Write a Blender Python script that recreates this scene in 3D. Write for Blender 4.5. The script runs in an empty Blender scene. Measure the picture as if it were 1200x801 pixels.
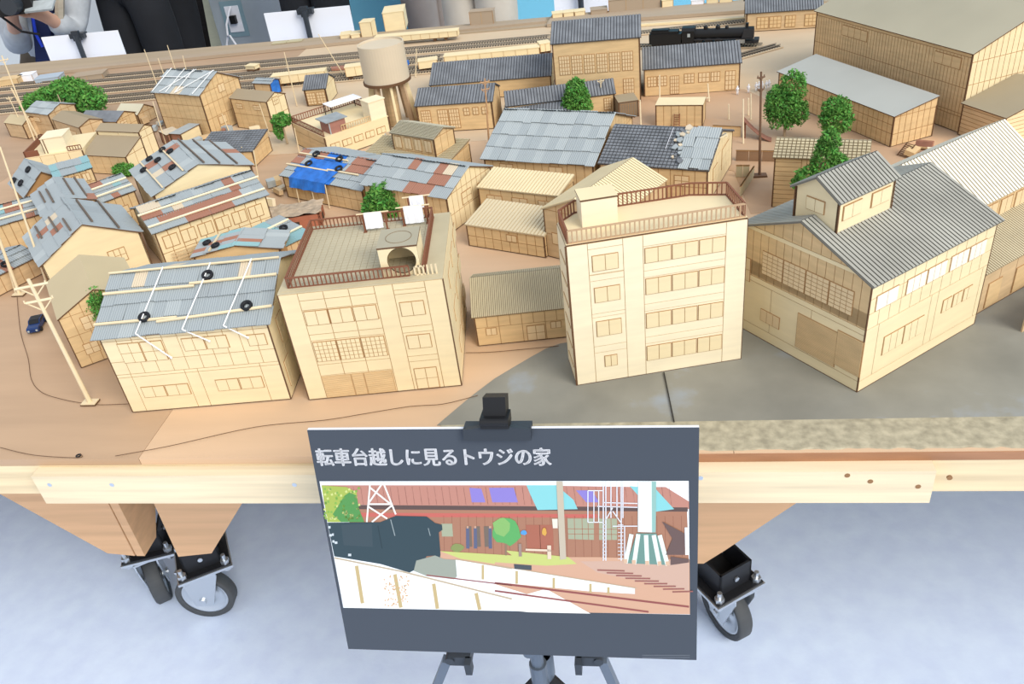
import bpy, bmesh, math, random
import numpy as np
from mathutils import Matrix, Vector
random.seed(7)
C = bpy.context.scene.collection
# ------------------------------------------------------------------ camera
FPX, PITCH, ROLL, YAW, CH = 984.0, math.radians(33.5), math.radians(7.5), math.radians(10.4), 0.68
_R0 = np.array([[1, 0, 0], [0, -math.sin(PITCH), -math.cos(PITCH)], [0, math.cos(PITCH), -math.sin(PITCH)]])
_c, _s = math.cos(ROLL), math.sin(ROLL)
_RR = np.array([[_c, _s, 0], [-_s, _c, 0], [0, 0, 1]])
_c, _s = math.cos(YAW), math.sin(YAW)
CR = _RR @ _R0 @ np.array([[_c, _s, 0], [-_s, _c, 0], [0, 0, 1]])
CP = np.array([0, 0, CH])
cam_data = bpy.data.cameras.new('camera'); cam = bpy.data.objects.new('camera', cam_data); C.objects.link(cam)
cam_data.sensor_width = 36.0; cam_data.lens = 36.0 * FPX / 1200.0; cam_data.clip_start = 0.02; cam_data.clip_end = 60
M = Matrix.Identity(4)
for i in range(3):
    M[i][0] = CR[0][i]; M[i][1] = -CR[1][i]; M[i][2] = -CR[2][i]; M[i][3] = CP[i]
cam.matrix_world = M
S = bpy.context.scene; S.camera = cam
# ------------------------------------------------------------------ world, sun, exposure
w = bpy.data.worlds.new('world'); S.world = w; w.use_nodes = True
w.node_tree.nodes['Background'].inputs[0].default_value = (0.87, 0.955, 1.10, 1)
w.node_tree.nodes['Background'].inputs[1].default_value = 0.84
sd = bpy.data.lights.new('window_daylight', 'SUN'); sd.energy = 2.9; sd.angle = math.radians(35); sd.color = (1.0, 0.95, 0.86)
sun = bpy.data.objects.new('window_daylight', sd); C.objects.link(sun)
sun.rotation_euler = Vector((0.55, -0.55, 0.60)).to_track_quat('Z', 'Y').to_euler()
vs = S.view_settings; vs.view_transform = 'Standard'; vs.look = 'None'; vs.gamma = 1; vs.use_curve_mapping = False; vs.exposure = 0.06
S.cycles.max_bounces = 5; S.cycles.diffuse_bounces = 3; S.cycles.glossy_bounces = 2; S.cycles.use_denoising = True
# ------------------------------------------------------------------ pixel <-> place (photo taken as 1200 x 801)
def ray(px, py):
    return np.array([(px - 600) / FPX, (py - 400.5) / FPX, 1.0]) @ CR
def at(px, py, z=0.0):
    d = ray(px, py); return CP + (z - CH) / d[2] * d
def aty(px, py, y):
    d = ray(px, py); return CP + y / d[1] * d
def proj(P):
    q = CR @ (np.asarray(P, float) - CP); return np.array([600 + FPX * q[0] / q[2], 400.5 + FPX * q[1] / q[2]])
def hsolve_top(g, t):          # height of a point seen at t standing over ground pixel g
    P = at(*g); zs = np.linspace(0, .4, 801)
    return float(min(zs, key=lambda z: np.hypot(*(proj([P[0], P[1], z]) - t))))
def hsolve_ground(e, gy):      # height z of eave pixel e whose foot lies on image row gy
    zs = np.linspace(0.003, .3, 595)
    def f(z):
        P = at(e[0], e[1], z); return abs(proj([P[0], P[1], 0])[1] - gy)
    return float(min(zs, key=f))
# ------------------------------------------------------------------ materials
MATS = {}
def mat(name, col, rough=.7, metal=0, var=.08, scale=(6, 6, 60), bump=0, spec=.3, em=None, alpha=None, detail=3):
    if name in MATS: return MATS[name]
    m = bpy.data.materials.new(name); m.use_nodes = True; nt = m.node_tree; b = nt.nodes['Principled BSDF']
    b.inputs['Base Color'].default_value = (*col, 1); b.inputs['Roughness'].default_value = rough; b.inputs['Metallic'].default_value = metal
    b.inputs['Specular IOR Level'].default_value = spec
    if var or bump:
        tc = nt.nodes.new('ShaderNodeTexCoord'); mp = nt.nodes.new('ShaderNodeMapping'); nz = nt.nodes.new('ShaderNodeTexNoise')
        mp.inputs['Scale'].default_value = scale; nz.inputs['Scale'].default_value = 1.0; nz.inputs['Detail'].default_value = detail
        nt.links.new(tc.outputs['Object'], mp.inputs[0]); nt.links.new(mp.outputs[0], nz.inputs['Vector'])
    if var:
        mx = nt.nodes.new('ShaderNodeMix'); mx.data_type = 'RGBA'
        rp = nt.nodes.new('ShaderNodeMapRange'); rp.inputs[1].default_value = .3; rp.inputs[2].default_value = .7
        nt.links.new(nz.outputs[0], rp.inputs[0]); nt.links.new(rp.outputs[0], mx.inputs[0])
        mx.inputs[6].default_value = (*[max(0, c * (1 - var)) for c in col], 1); mx.inputs[7].default_value = (*[min(1, c * (1 + var)) for c in col], 1)
        nt.links.new(mx.outputs[2], b.inputs['Base Color'])
    if bump:
        bp = nt.nodes.new('ShaderNodeBump'); bp.inputs['Strength'].default_value = bump; bp.inputs['Distance'].default_value = .002
        nt.links.new(nz.outputs[0], bp.inputs['Height']); nt.links.new(bp.outputs[0], b.inputs['Normal'])
    if em: b.inputs['Emission Color'].default_value = (*em, 1); b.inputs['Emission Strength'].default_value = 1
    MATS[name] = m; return m
G = (14, 14, 90)
wood = mat('plywood', (.67, .475, .25), var=.10, scale=(20, 20, 120))
cream = mat('pale_plywood', (.80, .66, .405), var=.05, scale=(14, 14, 90))
pale = mat('basswood', (.85, .74, .52), var=.05, scale=(14, 14, 90))
tan = mat('tan_plywood', (.60, .43, .245), var=.12, scale=(20, 20, 120))
dull = mat('dull_board', (.46, .36, .24), var=.08, scale=(20, 20, 20))
burnt = mat('laser_burnt_edge', (.13, .065, .03), var=0)
etch = mat('etched_line', (.40, .22, .09), var=0)
etchl = mat('light_etched_line', (.52, .34, .17), var=0)
brownp = mat('brown_rail_board', (.22, .085, .045), var=.1)
rust = mat('rusty_sheet', (.35, .165, .11), var=.15, scale=(60, 60, 60))
grey = mat('zinc_sheet', (.335, .37, .38), var=.12, scale=(40, 40, 40))
greyl = mat('pale_zinc_sheet', (.385, .42, .425), var=.10, scale=(40, 40, 40))
greyd = mat('dull_zinc_sheet', (.31, .34, .35), var=.15, scale=(40, 40, 40))
cyan = mat('verdigris_sheet', (.25, .42, .44), var=.12, scale=(40, 40, 40))
sand = mat('unpainted_sheet', (.62, .52, .38), var=.1, scale=(40, 40, 40))
slate = mat('slate_grey_card', (.19, .20, .215), var=.25, scale=(25, 25, 25))
slateg = mat('slate_groove', (.075, .078, .088), var=0)
olive = mat('grey_wash_card', (.40, .36, .26), var=.06, scale=(8, 8, 8))
roofgrey = mat('grey_washed_plywood', (.37, .36, .31), var=.22, scale=(10, 10, 10))
roofgroove = mat('grey_washed_groove', (.17, .16, .135), var=0)
tilebeige = mat('beige_tile_card', (.53, .45, .29), var=.08, scale=(20, 20, 20))
beigegroove = mat('beige_groove', (.24, .18, .11), var=0)
creamgroove = mat('cream_groove', (.52, .42, .27), var=0)
brown = mat('cardboard_brown', (.34, .235, .15), var=.05, scale=(20, 20, 20))
black = mat('black_plastic', (.012, .012, .013), rough=.45, var=0)
rubber = mat('tyre_rubber', (.012, .013, .016), rough=.6, var=0)
steel = mat('zinc_plated_steel', (.62, .66, .70), rough=.28, metal=.85, var=0)
white = mat('white_paper', (.86, .87, .92), var=0)
string = mat('white_string', (.85, .85, .83), var=0)
stick = mat('bamboo_stick', (.76, .62, .40), var=.05)
tarp = mat('blue_tarp', (.025, .16, .56), rough=.5, var=.25, scale=(60, 60, 60), bump=.3)
leaf = mat('foliage_green', (.11, .27, .05), var=.55, scale=(90, 90, 90), rough=.8)
leaf2 = mat('bright_foliage', (.09, .34, .06), var=.4, scale=(90, 90, 90), rough=.8)
twig = mat('twig_wood', (.45, .34, .22), var=.1)
# ------------------------------------------------------------------ mesh builder
class MB:
    def __init__(s): s.v = []; s.f = []; s.m = []
    def face(s, pts, mi=0):
        n = len(s.v); s.v += [tuple(p) for p in pts]; s.f.append(tuple(range(n, n + len(pts)))); s.m.append(mi)
    def box(s, x0, y0, z0, x1, y1, z1, mi=0, T=None):
        p = [(x0, y0, z0), (x1, y0, z0), (x1, y1, z0), (x0, y1, z0), (x0, y0, z1), (x1, y0, z1), (x1, y1, z1), (x0, y1, z1)]
        if T is not None: p = [tuple(T @ Vector(q)) for q in p]
        n = len(s.v); s.v += p
        for f in ((0, 3, 2, 1), (4, 5, 6, 7), (0, 1, 5, 4), (1, 2, 6, 5), (2, 3, 7, 6), (3, 0, 4, 7)):
            s.f.append(tuple(n + i for i in f)); s.m.append(mi)
        return s
    def prism(s, poly, a, b, top=0, side=None, axis='z', T=None):   # poly in 2-D, extruded from a to b along the axis
        side = top if side is None else side
        def P(u, v, h):
            q = {'z': (u, v, h), 'y': (u, h, v), 'x': (h, u, v)}[axis]
            return tuple(T @ Vector(q)) if T is not None else q
        n = len(s.v); k = len(poly)
        s.v += [P(u, v, a) for u, v in poly] + [P(u, v, b) for u, v in poly]
        s.f.append(tuple(n + i for i in range(k))); s.m.append(top)
        s.f.append(tuple(n + k + i for i in range(k))[::-1]); s.m.append(top)
        for i in range(k):
            j = (i + 1) % k; s.f.append((n + i, n + k + i, n + k + j, n + j)); s.m.append(side)
        return s
    def tube(s, p, q, r, r2=None, n=8, mi=0, cap=True):
        p = Vector(p); q = Vector(q); r2 = r if r2 is None else r2; d = (q - p)
        if d.length < 1e-9: return s
        d.normalize(); a = d.orthogonal().normalized(); b = d.cross(a); k = len(s.v)
        for c, rr in ((p, r), (q, r2)):
            for i in range(n):
                t = 2 * math.pi * i / n; s.v.append(tuple(c + a * math.cos(t) * rr + b * math.sin(t) * rr))
        for i in range(n):
            j = (i + 1) % n; s.f.append((k + i, k + j, k + n + j, k + n + i)); s.m.append(mi)
        if cap:
            s.f.append(tuple(k + i for i in range(n))[::-1]); s.m.append(mi); s.f.append(tuple(k + n + i for i in range(n))); s.m.append(mi)
        return s
    def path(s, pts, r, n=6, mi=0):
        for a, b in zip(pts[:-1], pts[1:]): s.tube(a, b, r, n=n, mi=mi)
        return s
    def lathe(s, prof, n=24, c=(0, 0, 0), axis='z', mi=0, T=None):
        k = len(s.v)
        for (r, h) in prof:
            for i in range(n):
                t = 2 * math.pi * i / n; x, y = r * math.cos(t), r * math.sin(t)
                q = {'z': (x, y, h), 'y': (x, h, y), 'x': (h, x, y)}[axis]; q = Vector(q) + Vector(c)
                s.v.append(tuple(T @ q if T is not None else q))
        for a in range(len(prof) - 1):
            for i in range(n):
                j = (i + 1) % n; s.f.append((k + a * n + i, k + a * n + j, k + (a + 1) * n + j, k + (a + 1) * n + i)); s.m.append(mi)
        return s
    def blob(s, c, r, n=10, mi=0):
        prof = [(max(1e-5, math.sin(math.pi * i / n)), -math.cos(math.pi * i / n)) for i in range(n + 1)]; k = len(s.v); m_ = 12
        for (rr, h) in prof:
            for i in range(m_):
                t = 2 * math.pi * i / m_; s.v.append((c[0] + rr * math.cos(t) * r[0], c[1] + rr * math.sin(t) * r[1], c[2] + h * r[2]))
        for a in range(n):
            for i in range(m_):
                j = (i + 1) % m_; s.f.append((k + a * m_ + i, k + a * m_ + j, k + (a + 1) * m_ + j, k + (a + 1) * m_ + i)); s.m.append(mi)
        return s
    def mesh(s, name, mats, smooth=False):
        me = bpy.data.meshes.new(name); me.from_pydata(s.v, [], s.f)
        for m in (mats if isinstance(mats, (list, tuple)) else [mats]): me.materials.append(m)
        me.polygons.foreach_set('material_index', s.m)
        if smooth: me.polygons.foreach_set('use_smooth', [True] * len(s.f))
        me.update(); return me
def link(name, data, parent=None, mw=None):
    o = bpy.data.objects.new(name, data); C.objects.link(o)
    if parent is not None: o.parent = parent
    if mw is not None: o.matrix_basis = mw
    return o
def part(name, mb, mats, parent=None, mw=None, smooth=False, stuff=False, label=None):
    o = link(name, mb.mesh(name, mats, smooth), parent, mw)
    if stuff: o['kind'] = 'stuff'
    if label: o['label'] = label
    return o
def tag(o, label, cat, group=None):
    o['label'] = label; o['category'] = cat
    if group: o['group'] = group
    return o
def thing(name, label, cat, loc=(0, 0, 0), rz=0, group=None):
    o = bpy.data.objects.new(name, None); C.objects.link(o); o.location = loc; o.rotation_euler = (0, 0, rz); o.empty_display_size = .02
    return tag(o, label, cat, group)
def clip(poly, rect):           # convex polygon clipped to a rectangle
    x0, y0, x1, y1 = rect
    for f, inter in ((lambda p: p[0] - x0, 0), (lambda p: x1 - p[0], 0), (lambda p: p[1] - y0, 0), (lambda p: y1 - p[1], 0)):
        out = []
        for i in range(len(poly)):
            a, b = poly[i], poly[(i + 1) % len(poly)]; fa, fb = f(a), f(b)
            if fa >= 0: out.append(a)
            if (fa < 0) != (fb < 0): t = fa / (fa - fb); out.append((a[0] + (b[0] - a[0]) * t, a[1] + (b[1] - a[1]) * t))
        poly = out
        if len(poly) < 3: return []
    return poly
def inset_poly(poly, d):        # convex, counter-clockwise
    poly = [p for i, p in enumerate(poly) if math.hypot(p[0] - poly[i - 1][0], p[1] - poly[i - 1][1]) > 1e-6]
    n = len(poly); out = []
    for i in range(n):
        p0, p1, p2 = Vector(poly[i - 1]), Vector(poly[i]), Vector(poly[(i + 1) % n])
        a = (p1 - p0); b = (p2 - p1)
        if a.length < 1e-7 or b.length < 1e-7: continue
        a.normalize(); b.normalize(); na = Vector((-a.y, a.x)); nb = Vector((-b.y, b.x)); k = (na + nb)
        dn = 1 + na.dot(nb); out.append(tuple(p1 + k * (d / dn if abs(dn) > .05 else 0)))
    return out
_cache = {}
# ------------------------------------------------------------------ walls
class Wall:
    """A plate in its own frame: x along the wall, z up, outward normal -y."""
    def __init__(s, house, O, yaw, poly, m=wood, base=None, g=.0011, t=.003, name='wall'):
        s.h = house; s.mw = Matrix.Translation(O) @ Matrix.Rotation(yaw, 4, 'Z'); s.poly = poly; s.m = m; s.g = g
        s.Wd = max(p[0] for p in poly); s.Ht = max(p[1] for p in poly)
        mb = MB(); mb.prism(poly, 0, t, 0, 1, 'y')
        s.o = part(name, mb, [base or etch, burnt], house.o, s.mw); s.world = house.mw @ s.mw
    def plain(s, m=None):
        s.o.data.materials[0] = m or s.m; return s
    def panels(s, xs, zs, m=None, join=False, alt=None):     # the sheet's engraved panels, each a slab
        mb = MB(); k = 0
        for i in range(len(xs) - 1):
            for j in range(len(zs) - 1):
                q = clip(s.poly, (xs[i], zs[j], xs[i + 1], zs[j + 1]))
                if len(q) < 3: continue
                q = inset_poly(q, s.g / 2)
                if len(q) < 3: continue
                k += 1; mm = m or s.m
                if alt and (i * 7 + j * 3) % 5 == 0: mm = alt
                if join: mb.prism(q, -.0006, 0, 0, 0, 'y')
                else:
                    p = MB(); p.prism(q, -.0006, 0, 0, 0, 'y'); part('panel', p, mm, s.o)
        if join and k:
            o = part('panel', mb, m or s.m, s.o)
            if k > 1: o['kind'] = 'stuff'
        return s
    def uv(s, px, py):
        Mi = s.world.inverted(); c = Mi @ Vector(CP); d = Mi.to_3x3() @ Vector(ray(px, py)); t = -c.y / d.y; p = c + d * t; return p.x, p.z
    def win(s, x0, z0, x1, z1, nx=2, nz=1, m=None, frame=None, name='window', gap=None, join=False, slat=0):
        if x1 < x0: x0, x1 = x1, x0
        if z1 < z0: z0, z1 = z1, z0
        m = m or (cream if s.m.name in ('pale_plywood', 'basswood') else mat('pane_plywood', (.74, .56, .33), var=.05)); frame = frame or etch; gp = gap or s.g; W_, H_ = x1 - x0, z1 - z0; e = s.g * 1.1
        key = ('win', round(W_, 4), round(H_, 4), frame.name)
        if key not in _cache:
            b = MB(); b.box(0, -.0012, 0, W_, 0, H_); _cache[key] = b.mesh(name, [frame])
        o = link(name, _cache[key], s.h.o, s.mw @ Matrix.Translation((x0, 0, z0)))
        pw, ph = (W_ - 2 * e - gp * (nx - 1)) / nx, (H_ - 2 * e - gp * (nz - 1)) / nz
        if pw <= 0 or ph <= 0: return o
        if join or nx * nz > 8:
            b = MB()
            for i in range(nx):
                for j in range(nz): b.box(e + i * (pw + gp), -.0018, e + j * (ph + gp), e + i * (pw + gp) + pw, -.0011, e + j * (ph + gp) + ph)
            q = part('slat' if nz > 8 and nx < 3 else 'pane', b, m, o); q['kind'] = 'stuff'
        else:
            key = ('pane', round(pw, 4), round(ph, 4), m.name)
            if key not in _cache:
                b = MB(); b.box(0, -.0018, 0, pw, -.0011, ph); _cache[key] = b.mesh('pane', [m])
            for i in range(nx):
                for j in range(nz): link('pane', _cache[key], o, Matrix.Translation((e + i * (pw + gp), 0, e + j * (ph + gp))))
        return o
    def winpx(s, tl, br, nx=2, nz=1, **k):
        a = s.uv(*tl); b = s.uv(*br); return s.win(a[0], b[1], b[0], a[1], nx, nz, **k)
    def strip(s, tl, br, n, nx=2, nz=1, gap_=.0009, **k):     # a run of n equal windows between two photo corners
        a = s.uv(*tl); b = s.uv(*br); x0, x1 = sorted((a[0], b[0])); st = (x1 - x0) / n
        for i in range(n): s.win(x0 + i * st + gap_ / 2, b[1], x0 + (i + 1) * st - gap_ / 2, a[1], nx, nz, **k)
        return s
    def row(s, n, z0, z1, nx=2, nz=1, x0=0.06, x1=.94, f=.8, **k):
        W_ = s.Wd; st = (x1 - x0) * W_ / n
        for i in range(n): s.win(x0 * W_ + i * st + st * (1 - f) / 2, z0, x0 * W_ + i * st + st * (1 + f) / 2, z1, nx, nz, **k)
        return s
def splits(Lx, n, jit=0): return [Lx * i / n for i in range(n + 1)]
# ------------------------------------------------------------------ roofs
PAL = {'g': grey, 'l': greyl, 'd': greyd, 'r': rust, 'c': cyan, 'w': sand, 'b': tarp, 's': slate, 'k': olive}
def sheet_mesh(n, m):
    key = ('sheet', n, m.name)
    if key in _cache: return _cache[key]
    b = MB(); h = 1.0
    for i in range(n):
        x0, x1, xm = i / n, (i + 1) / n, (i + .5) / n
        b.face([(x0, 0, 0), (xm, 0, h), (xm, 1, h), (x0, 1, 0)]); b.face([(xm, 0, h), (x1, 0, 0), (x1, 1, 0), (xm, 1, h)])
    b.face([(0, 0, 0), (0, 0, -.8), (1, 0, -.8), (1, 0, 0)]); b.face([(0, 0, -.8), (0, 1, -.8), (1, 1, -.8), (1, 0, -.8)])
    b.face([(0, 0, 0), (0, 1, 0), (0, 1, -.8), (0, 0, -.8)]); b.face([(1, 0, 0), (1, 0, -.8), (1, 1, -.8), (1, 1, 0)])
    _cache[key] = b.mesh('roof_sheet', [m]); return _cache[key]
class Roof:
    """A roof plane in its own frame: x along the eave, y up the slope, z its normal."""
    def __init__(s, house, p0, p1, top, kind='flat', m=None, gm=None, pitch=.006, t=.002, rows=None, sh=None, edge=None, ribs=5):
        # p0,p1 = eave ends (house frame), top = a point on the ridge
        p0, p1, top = Vector(p0), Vector(p1), Vector(top); u = (p1 - p0); s.L = u.length; u.normalize()
        v = (top - p0); v -= u * v.dot(u); s.Wd = v.length; v.normalize(); n = u.cross(v)
        s.h = house; s.mw = Matrix.Translation(p0) @ Matrix((u, v, n)).transposed().to_4x4()
        s.world = house.mw @ s.mw; m = m or olive; gm = gm or slateg
        b = MB()
        if kind == 'flat' or sh:
            b.prism([(0, 0), (s.L, 0), (s.L, s.Wd), (0, s.Wd)], -t, 0, 0, 1)
        else:
            b.prism([(0, 0), (s.L, 0), (s.L, s.Wd), (0, s.Wd)], -t, 0, 1, 1)
            nn = max(2, int(round(s.L / pitch))); st = s.L / nn; gv = st * (.30 if kind == 'corr' else .2); nr = rows or 1; rs = s.Wd / nr; h = min(.0012, st * .25)
            for j in range(nr):
                y0, y1 = j * rs, (j + 1) * rs - (st * .12 if nr > 1 else 0)
                for i in range(nn):
                    x0, x1 = i * st + gv / 2, (i + 1) * st - gv / 2; hh = h * 1.6 if nr > 1 else h
                    b.face([(x0, y0, hh), (x1, y0, hh), (x1, y1, h * .6 if nr > 1 else h), (x0, y1, h * .6 if nr > 1 else h)], 0)
                    b.face([(x0, y0, 0), (x0, y0, hh), (x0, y1, h), (x0, y1, 0)], 1 if kind == 'corr' else 0); b.face([(x1, y0, hh), (x1, y0, 0), (x1, y1, 0), (x1, y1, h)], 0)
                    b.face([(x0, y0, 0), (x1, y0, 0), (x1, y0, hh), (x0, y0, hh)], 0)
        s.o = part('roof', b, [m, (edge or burnt) if (kind == 'flat' or sh) else gm], house.o, s.mw)
        if sh:
            nr = len(sh); rs = s.Wd / nr
            for j, rowtxt in enumerate(sh):
                nc = len(rowtxt); cs = s.L / nc; off = cs * .35 * (j % 2)
                for i, ch in enumerate(rowtxt):
                    x = i * cs - off * .0; jx = random.uniform(-.06, .06) * cs; jy = random.uniform(-.05, .03) * rs
                    T = Matrix.Translation((x + jx, j * rs + jy - rs * .06, .0012 + random.uniform(0, .0008))) @ Matrix.Rotation(random.uniform(-.012, .012), 4, 'Z') @ Matrix.Rotation(-.0016 / rs, 4, 'X')
                    T = T @ Matrix.Diagonal((cs * 1.04, rs * 1.12, .0009, 1))
                    link('roof_sheet', sheet_mesh(ribs, PAL[ch]), s.o, T)
    def batten(s, y0, x0=0, x1=1, y1=None, m=None, name='batten', z=.003, w_=.0016):
        y1 = y0 if y1 is None else y1; a = Vector((x0 * s.L, y0 * s.Wd, z)); b_ = Vector((x1 * s.L, y1 * s.Wd, z)); b = MB(); d = (b_ - a); L = d.length
        T = Matrix.Translation(a) @ Matrix.Rotation(math.atan2(d.y, d.x), 4, 'Z'); b.box(0, -w_, -.0008, L, w_, .0016, T=T)
        return part(name, b, m or stick, s.o)
    def spot(s, x, y, z=.003): return s.world @ Vector((x * s.L, y * s.Wd, z))
# ------------------------------------------------------------------ houses
class House:
    def __init__(s, name, label, cat, A, B, h, D, mode='g', ov=.003, group=None):
        if mode == 'g':
            if isinstance(h, tuple): h = hsolve_top(A, h)
            a, b = at(*A), at(*B)
        else:
            if isinstance(h, tuple):
                e = A if h[0] == 'a' else B; h = hsolve_ground(e, h[1])
            a, b = at(*A, h), at(*B, h)
        a = Vector(a).xy; b = Vector(b).xy; u = b - a; s.W = u.length; u.normalize(); n = Vector((-u.y, u.x))
        if isinstance(D, tuple): c = Vector(at(*D, h)).xy; D = (c - b).dot(n)
        if mode == 'e': a = a + n * ov + u * ov; s.W -= 2 * ov; D -= ov * 2
        s.D, s.H, s.ov = D, h, ov; s.yaw = math.atan2(u.y, u.x)
        s.mw = Matrix.Translation((a.x, a.y, 0)) @ Matrix.Rotation(s.yaw, 4, 'Z')
        s.o = thing(name, label, cat, (a.x, a.y, 0), s.yaw, group)
    def body(s, axis='gx', rise=.02, m=wood, rf=.5, g=.0013, mats=None, base=None, plainw=False):
        s.edges()
        W_, D, H = s.W, s.D, s.H; s.axis, s.rise, s.rf = axis, rise, rf; t = .003; mats = mats or {}
        fr = [(0, 0), (W_, 0), (W_, H), (0, H)]; bk = list(fr); rt = [(0, 0), (D, 0), (D, H), (0, H)]; lf = list(rt)
        if axis == 'gx': rt = [(0, 0), (D, 0), (D, H), (D * rf, H + rise), (0, H)]; lf = [(0, 0), (D, 0), (D, H), (D * (1 - rf), H + rise), (0, H)]
        if axis == 'gy': fr = [(0, 0), (W_, 0), (W_, H), (W_ * rf, H + rise), (0, H)]; bk = [(0, 0), (W_, 0), (W_, H), (W_ * (1 - rf), H + rise), (0, H)]
        if axis == 'shed': rt = [(0, 0), (D, 0), (D, H + rise), (0, H)]; lf = [(0, 0), (D, 0), (D, H), (0, H + rise)]; bk = [(0, 0), (W_, 0), (W_, H + rise), (0, H + rise)]
        s.f = Wall(s, (0, 0, 0), 0, fr, mats.get('f', m), base, g); s.r = Wall(s, (W_, 0, 0), math.pi / 2, rt, mats.get('r', m), base, g)
        s.b = Wall(s, (W_, D, 0), math.pi, bk, m, base, g).plain(); s.l = Wall(s, (0, D, 0), -math.pi / 2, lf, mats.get('l', m), base, g)
        if plainw: s.f.plain(); s.r.plain(); s.l.plain()
        return s
    def edges(s):
        W_, D, H = s.W, s.D, s.H; e = min(.0013, .00080 * max(1, s.mw.translation.y)); b = MB()
        for x in (0, W_):
            for y in (0, D): b.box(x - e, y - e, 0, x + e, y + e, H)
        b.box(0, -.0009, 0, W_, 0, .0009); b.box(W_, 0, 0, W_ + .0009, D, .0009); b.box(-.0009, 0, 0, 0, D, .0009); part('burnt_edge', b, burnt, s.o)
    def roof(s, kind='flat', m=None, gm=None, pitch=.006, rows=None, sh=None, sh2=None, ov=None, t=.002, ribs=5, edge=None):
        W_, D, H, R_, rf = s.W, s.D, s.H, s.rise, s.rf; o = s.ov if ov is None else ov; k = dict(kind=kind, m=m, gm=gm, pitch=pitch, rows=rows, t=t, ribs=ribs, edge=edge); z = .0022
        if s.axis == 'gx':
            dz = R_ / (D * rf) * o; dz2 = R_ / (D * (1 - rf)) * o
            s.r1 = Roof(s, (-o, -o, H - dz + z), (W_ + o, -o, H - dz + z), (-o, D * rf, H + R_ + z), sh=sh, **k)
            s.r2 = Roof(s, (W_ + o, D + o, H - dz2 + z), (-o, D + o, H - dz2 + z), (W_ + o, D * rf, H + R_ + z), sh=sh2, **k)
        elif s.axis == 'gy':
            dz = R_ / (W_ * rf) * o; dz2 = R_ / (W_ * (1 - rf)) * o
            s.r1 = Roof(s, (-o, D + o, H - dz + z), (-o, -o, H - dz + z), (W_ * rf, D + o, H + R_ + z), sh=sh, **k)
            s.r2 = Roof(s, (W_ + o, -o, H - dz2 + z), (W_ + o, D + o, H - dz2 + z), (W_ * rf, -o, H + R_ + z), sh=sh2, **k)
        elif s.axis == 'shed':
            dz = R_ / D * o
            s.r1 = Roof(s, (-o, -o, H - dz + z), (W_ + o, -o, H - dz + z), (-o, D + o, H + R_ + dz + z), sh=sh, **k)
        else:
            s.r1 = Roof(s, (-o, -o, H + z), (W_ + o, -o, H + z), (-o, D + o, H + z), sh=sh, **k)
        return s
    def grid(s, wall, n, zs, m=None, join=False):
        getattr(s, wall).panels(splits(getattr(s, wall).Wd, n), zs, m, join); return s
# ------------------------------------------------------------------ the setting
floor_m = mat('pale_blue_carpet', (.66, .77, 1.0), rough=.95, var=.05, scale=(25, 25, 25), bump=.5, detail=6)
b = MB(); b.face([(-9, -3, -.75), (9, -3, -.75), (9, 9, -.75), (-9, 9, -.75)]); o = part('floor', b, floor_m); o['kind'] = 'structure'
concrete = mat('bluish_concrete', (.36, .41, .45), rough=.9, var=.14, scale=(3, 3, 3), detail=6)
skyblue = mat('sky_blue_panel', (.19, .52, .68), rough=.7, var=.04, scale=(1, 1, 1))
b = MB(); b.box(-1.49, 4.40, -.75, 3.6, 4.46, 2.2); o = part('wall_right', b, skyblue); o['kind'] = 'structure'
b = MB(); b.box(-2.17, 4.42, -.75, -1.491, 4.50, 2.2); o = part('wall_middle', b, concrete); o['kind'] = 'structure'
b = MB(); b.box(-6, 5.1, -.75, -2.15, 5.18, 2.2); o = part('wall_left', b, mat('pale_grey_wall', (.50, .52, .52), var=.04, scale=(1, 1, 1))); o['kind'] = 'structure'
b = MB(); b.box(-2.90, 4.98, -.75, -2.20, 5.09, 2.2); b.box(-2.21, 4.5, -.75, -2.16, 5.1, 2.2); o = part('wall_recess', b, mat('dark_recess_wall', (.03, .025, .022), var=.2)); o['kind'] = 'structure'
# things standing at the wall
o = thing('power_outlet', 'white wall outlet with a black plug on the grey concrete wall', 'outlet', tuple(aty(275, 22, 4.42)))
b = MB(); b.box(-.038, -.008, -.065, .038, 0, .065); part('cover_plate', b, white, o)
b = MB(); b.box(-.016, -.03, -.02, .016, -.008, .02); part('plug', b, black, o)
b = MB(); b.box(-.06, -.004, -.09, .06, -.0005, .09); part('backplate', b, mat('blue_grey_plate', (.22, .33, .38), var=0), o)
b = MB(); P0 = Vector(aty(268, 15, 4.36)); P1 = Vector(aty(267, 42, 4.30)); b.path([P0 + Vector((0, .04, .02)), P0, (P0 + P1) / 2 + Vector((-.01, 0, 0)), P1, P1 + Vector((-.05, -.1, -.2))], .005); b.path([P1, P1 + Vector((.06, -.1, .02)), P1 + Vector((.2, -.25, -.12)), P1 + Vector((.25, -.3, -.3)), P1 + Vector((.25, -.35, -.44))], .005)
tag(part('power_cable', b, white), 'white cable looping down from the wall outlet', 'cable')
o = thing('fire_extinguisher', 'red fire extinguisher standing against the grey wall', 'extinguisher', (-1.66, 4.22, -.75))
b = MB(); b.lathe([(.0, 0), (.075, 0), (.078, .02), (.078, .44), (.06, .50), (.03, .54), (.02, .58), (0, .58)]); part('cylinder', b, mat('signal_red', (.5, .02, .02), rough=.3, var=0), o, smooth=True)
b = MB(); b.box(-.03, -.02, .58, .03, .02, .61); b.box(-.02, -.1, .60, .02, .02, .625); part('handle', b, black, o)
b = MB(); b.path([(.02, 0, .59), (-.06, 0, .6), (-.11, 0, .5), (-.11, 0, .2)], .012); part('hose', b, black, o)
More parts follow.
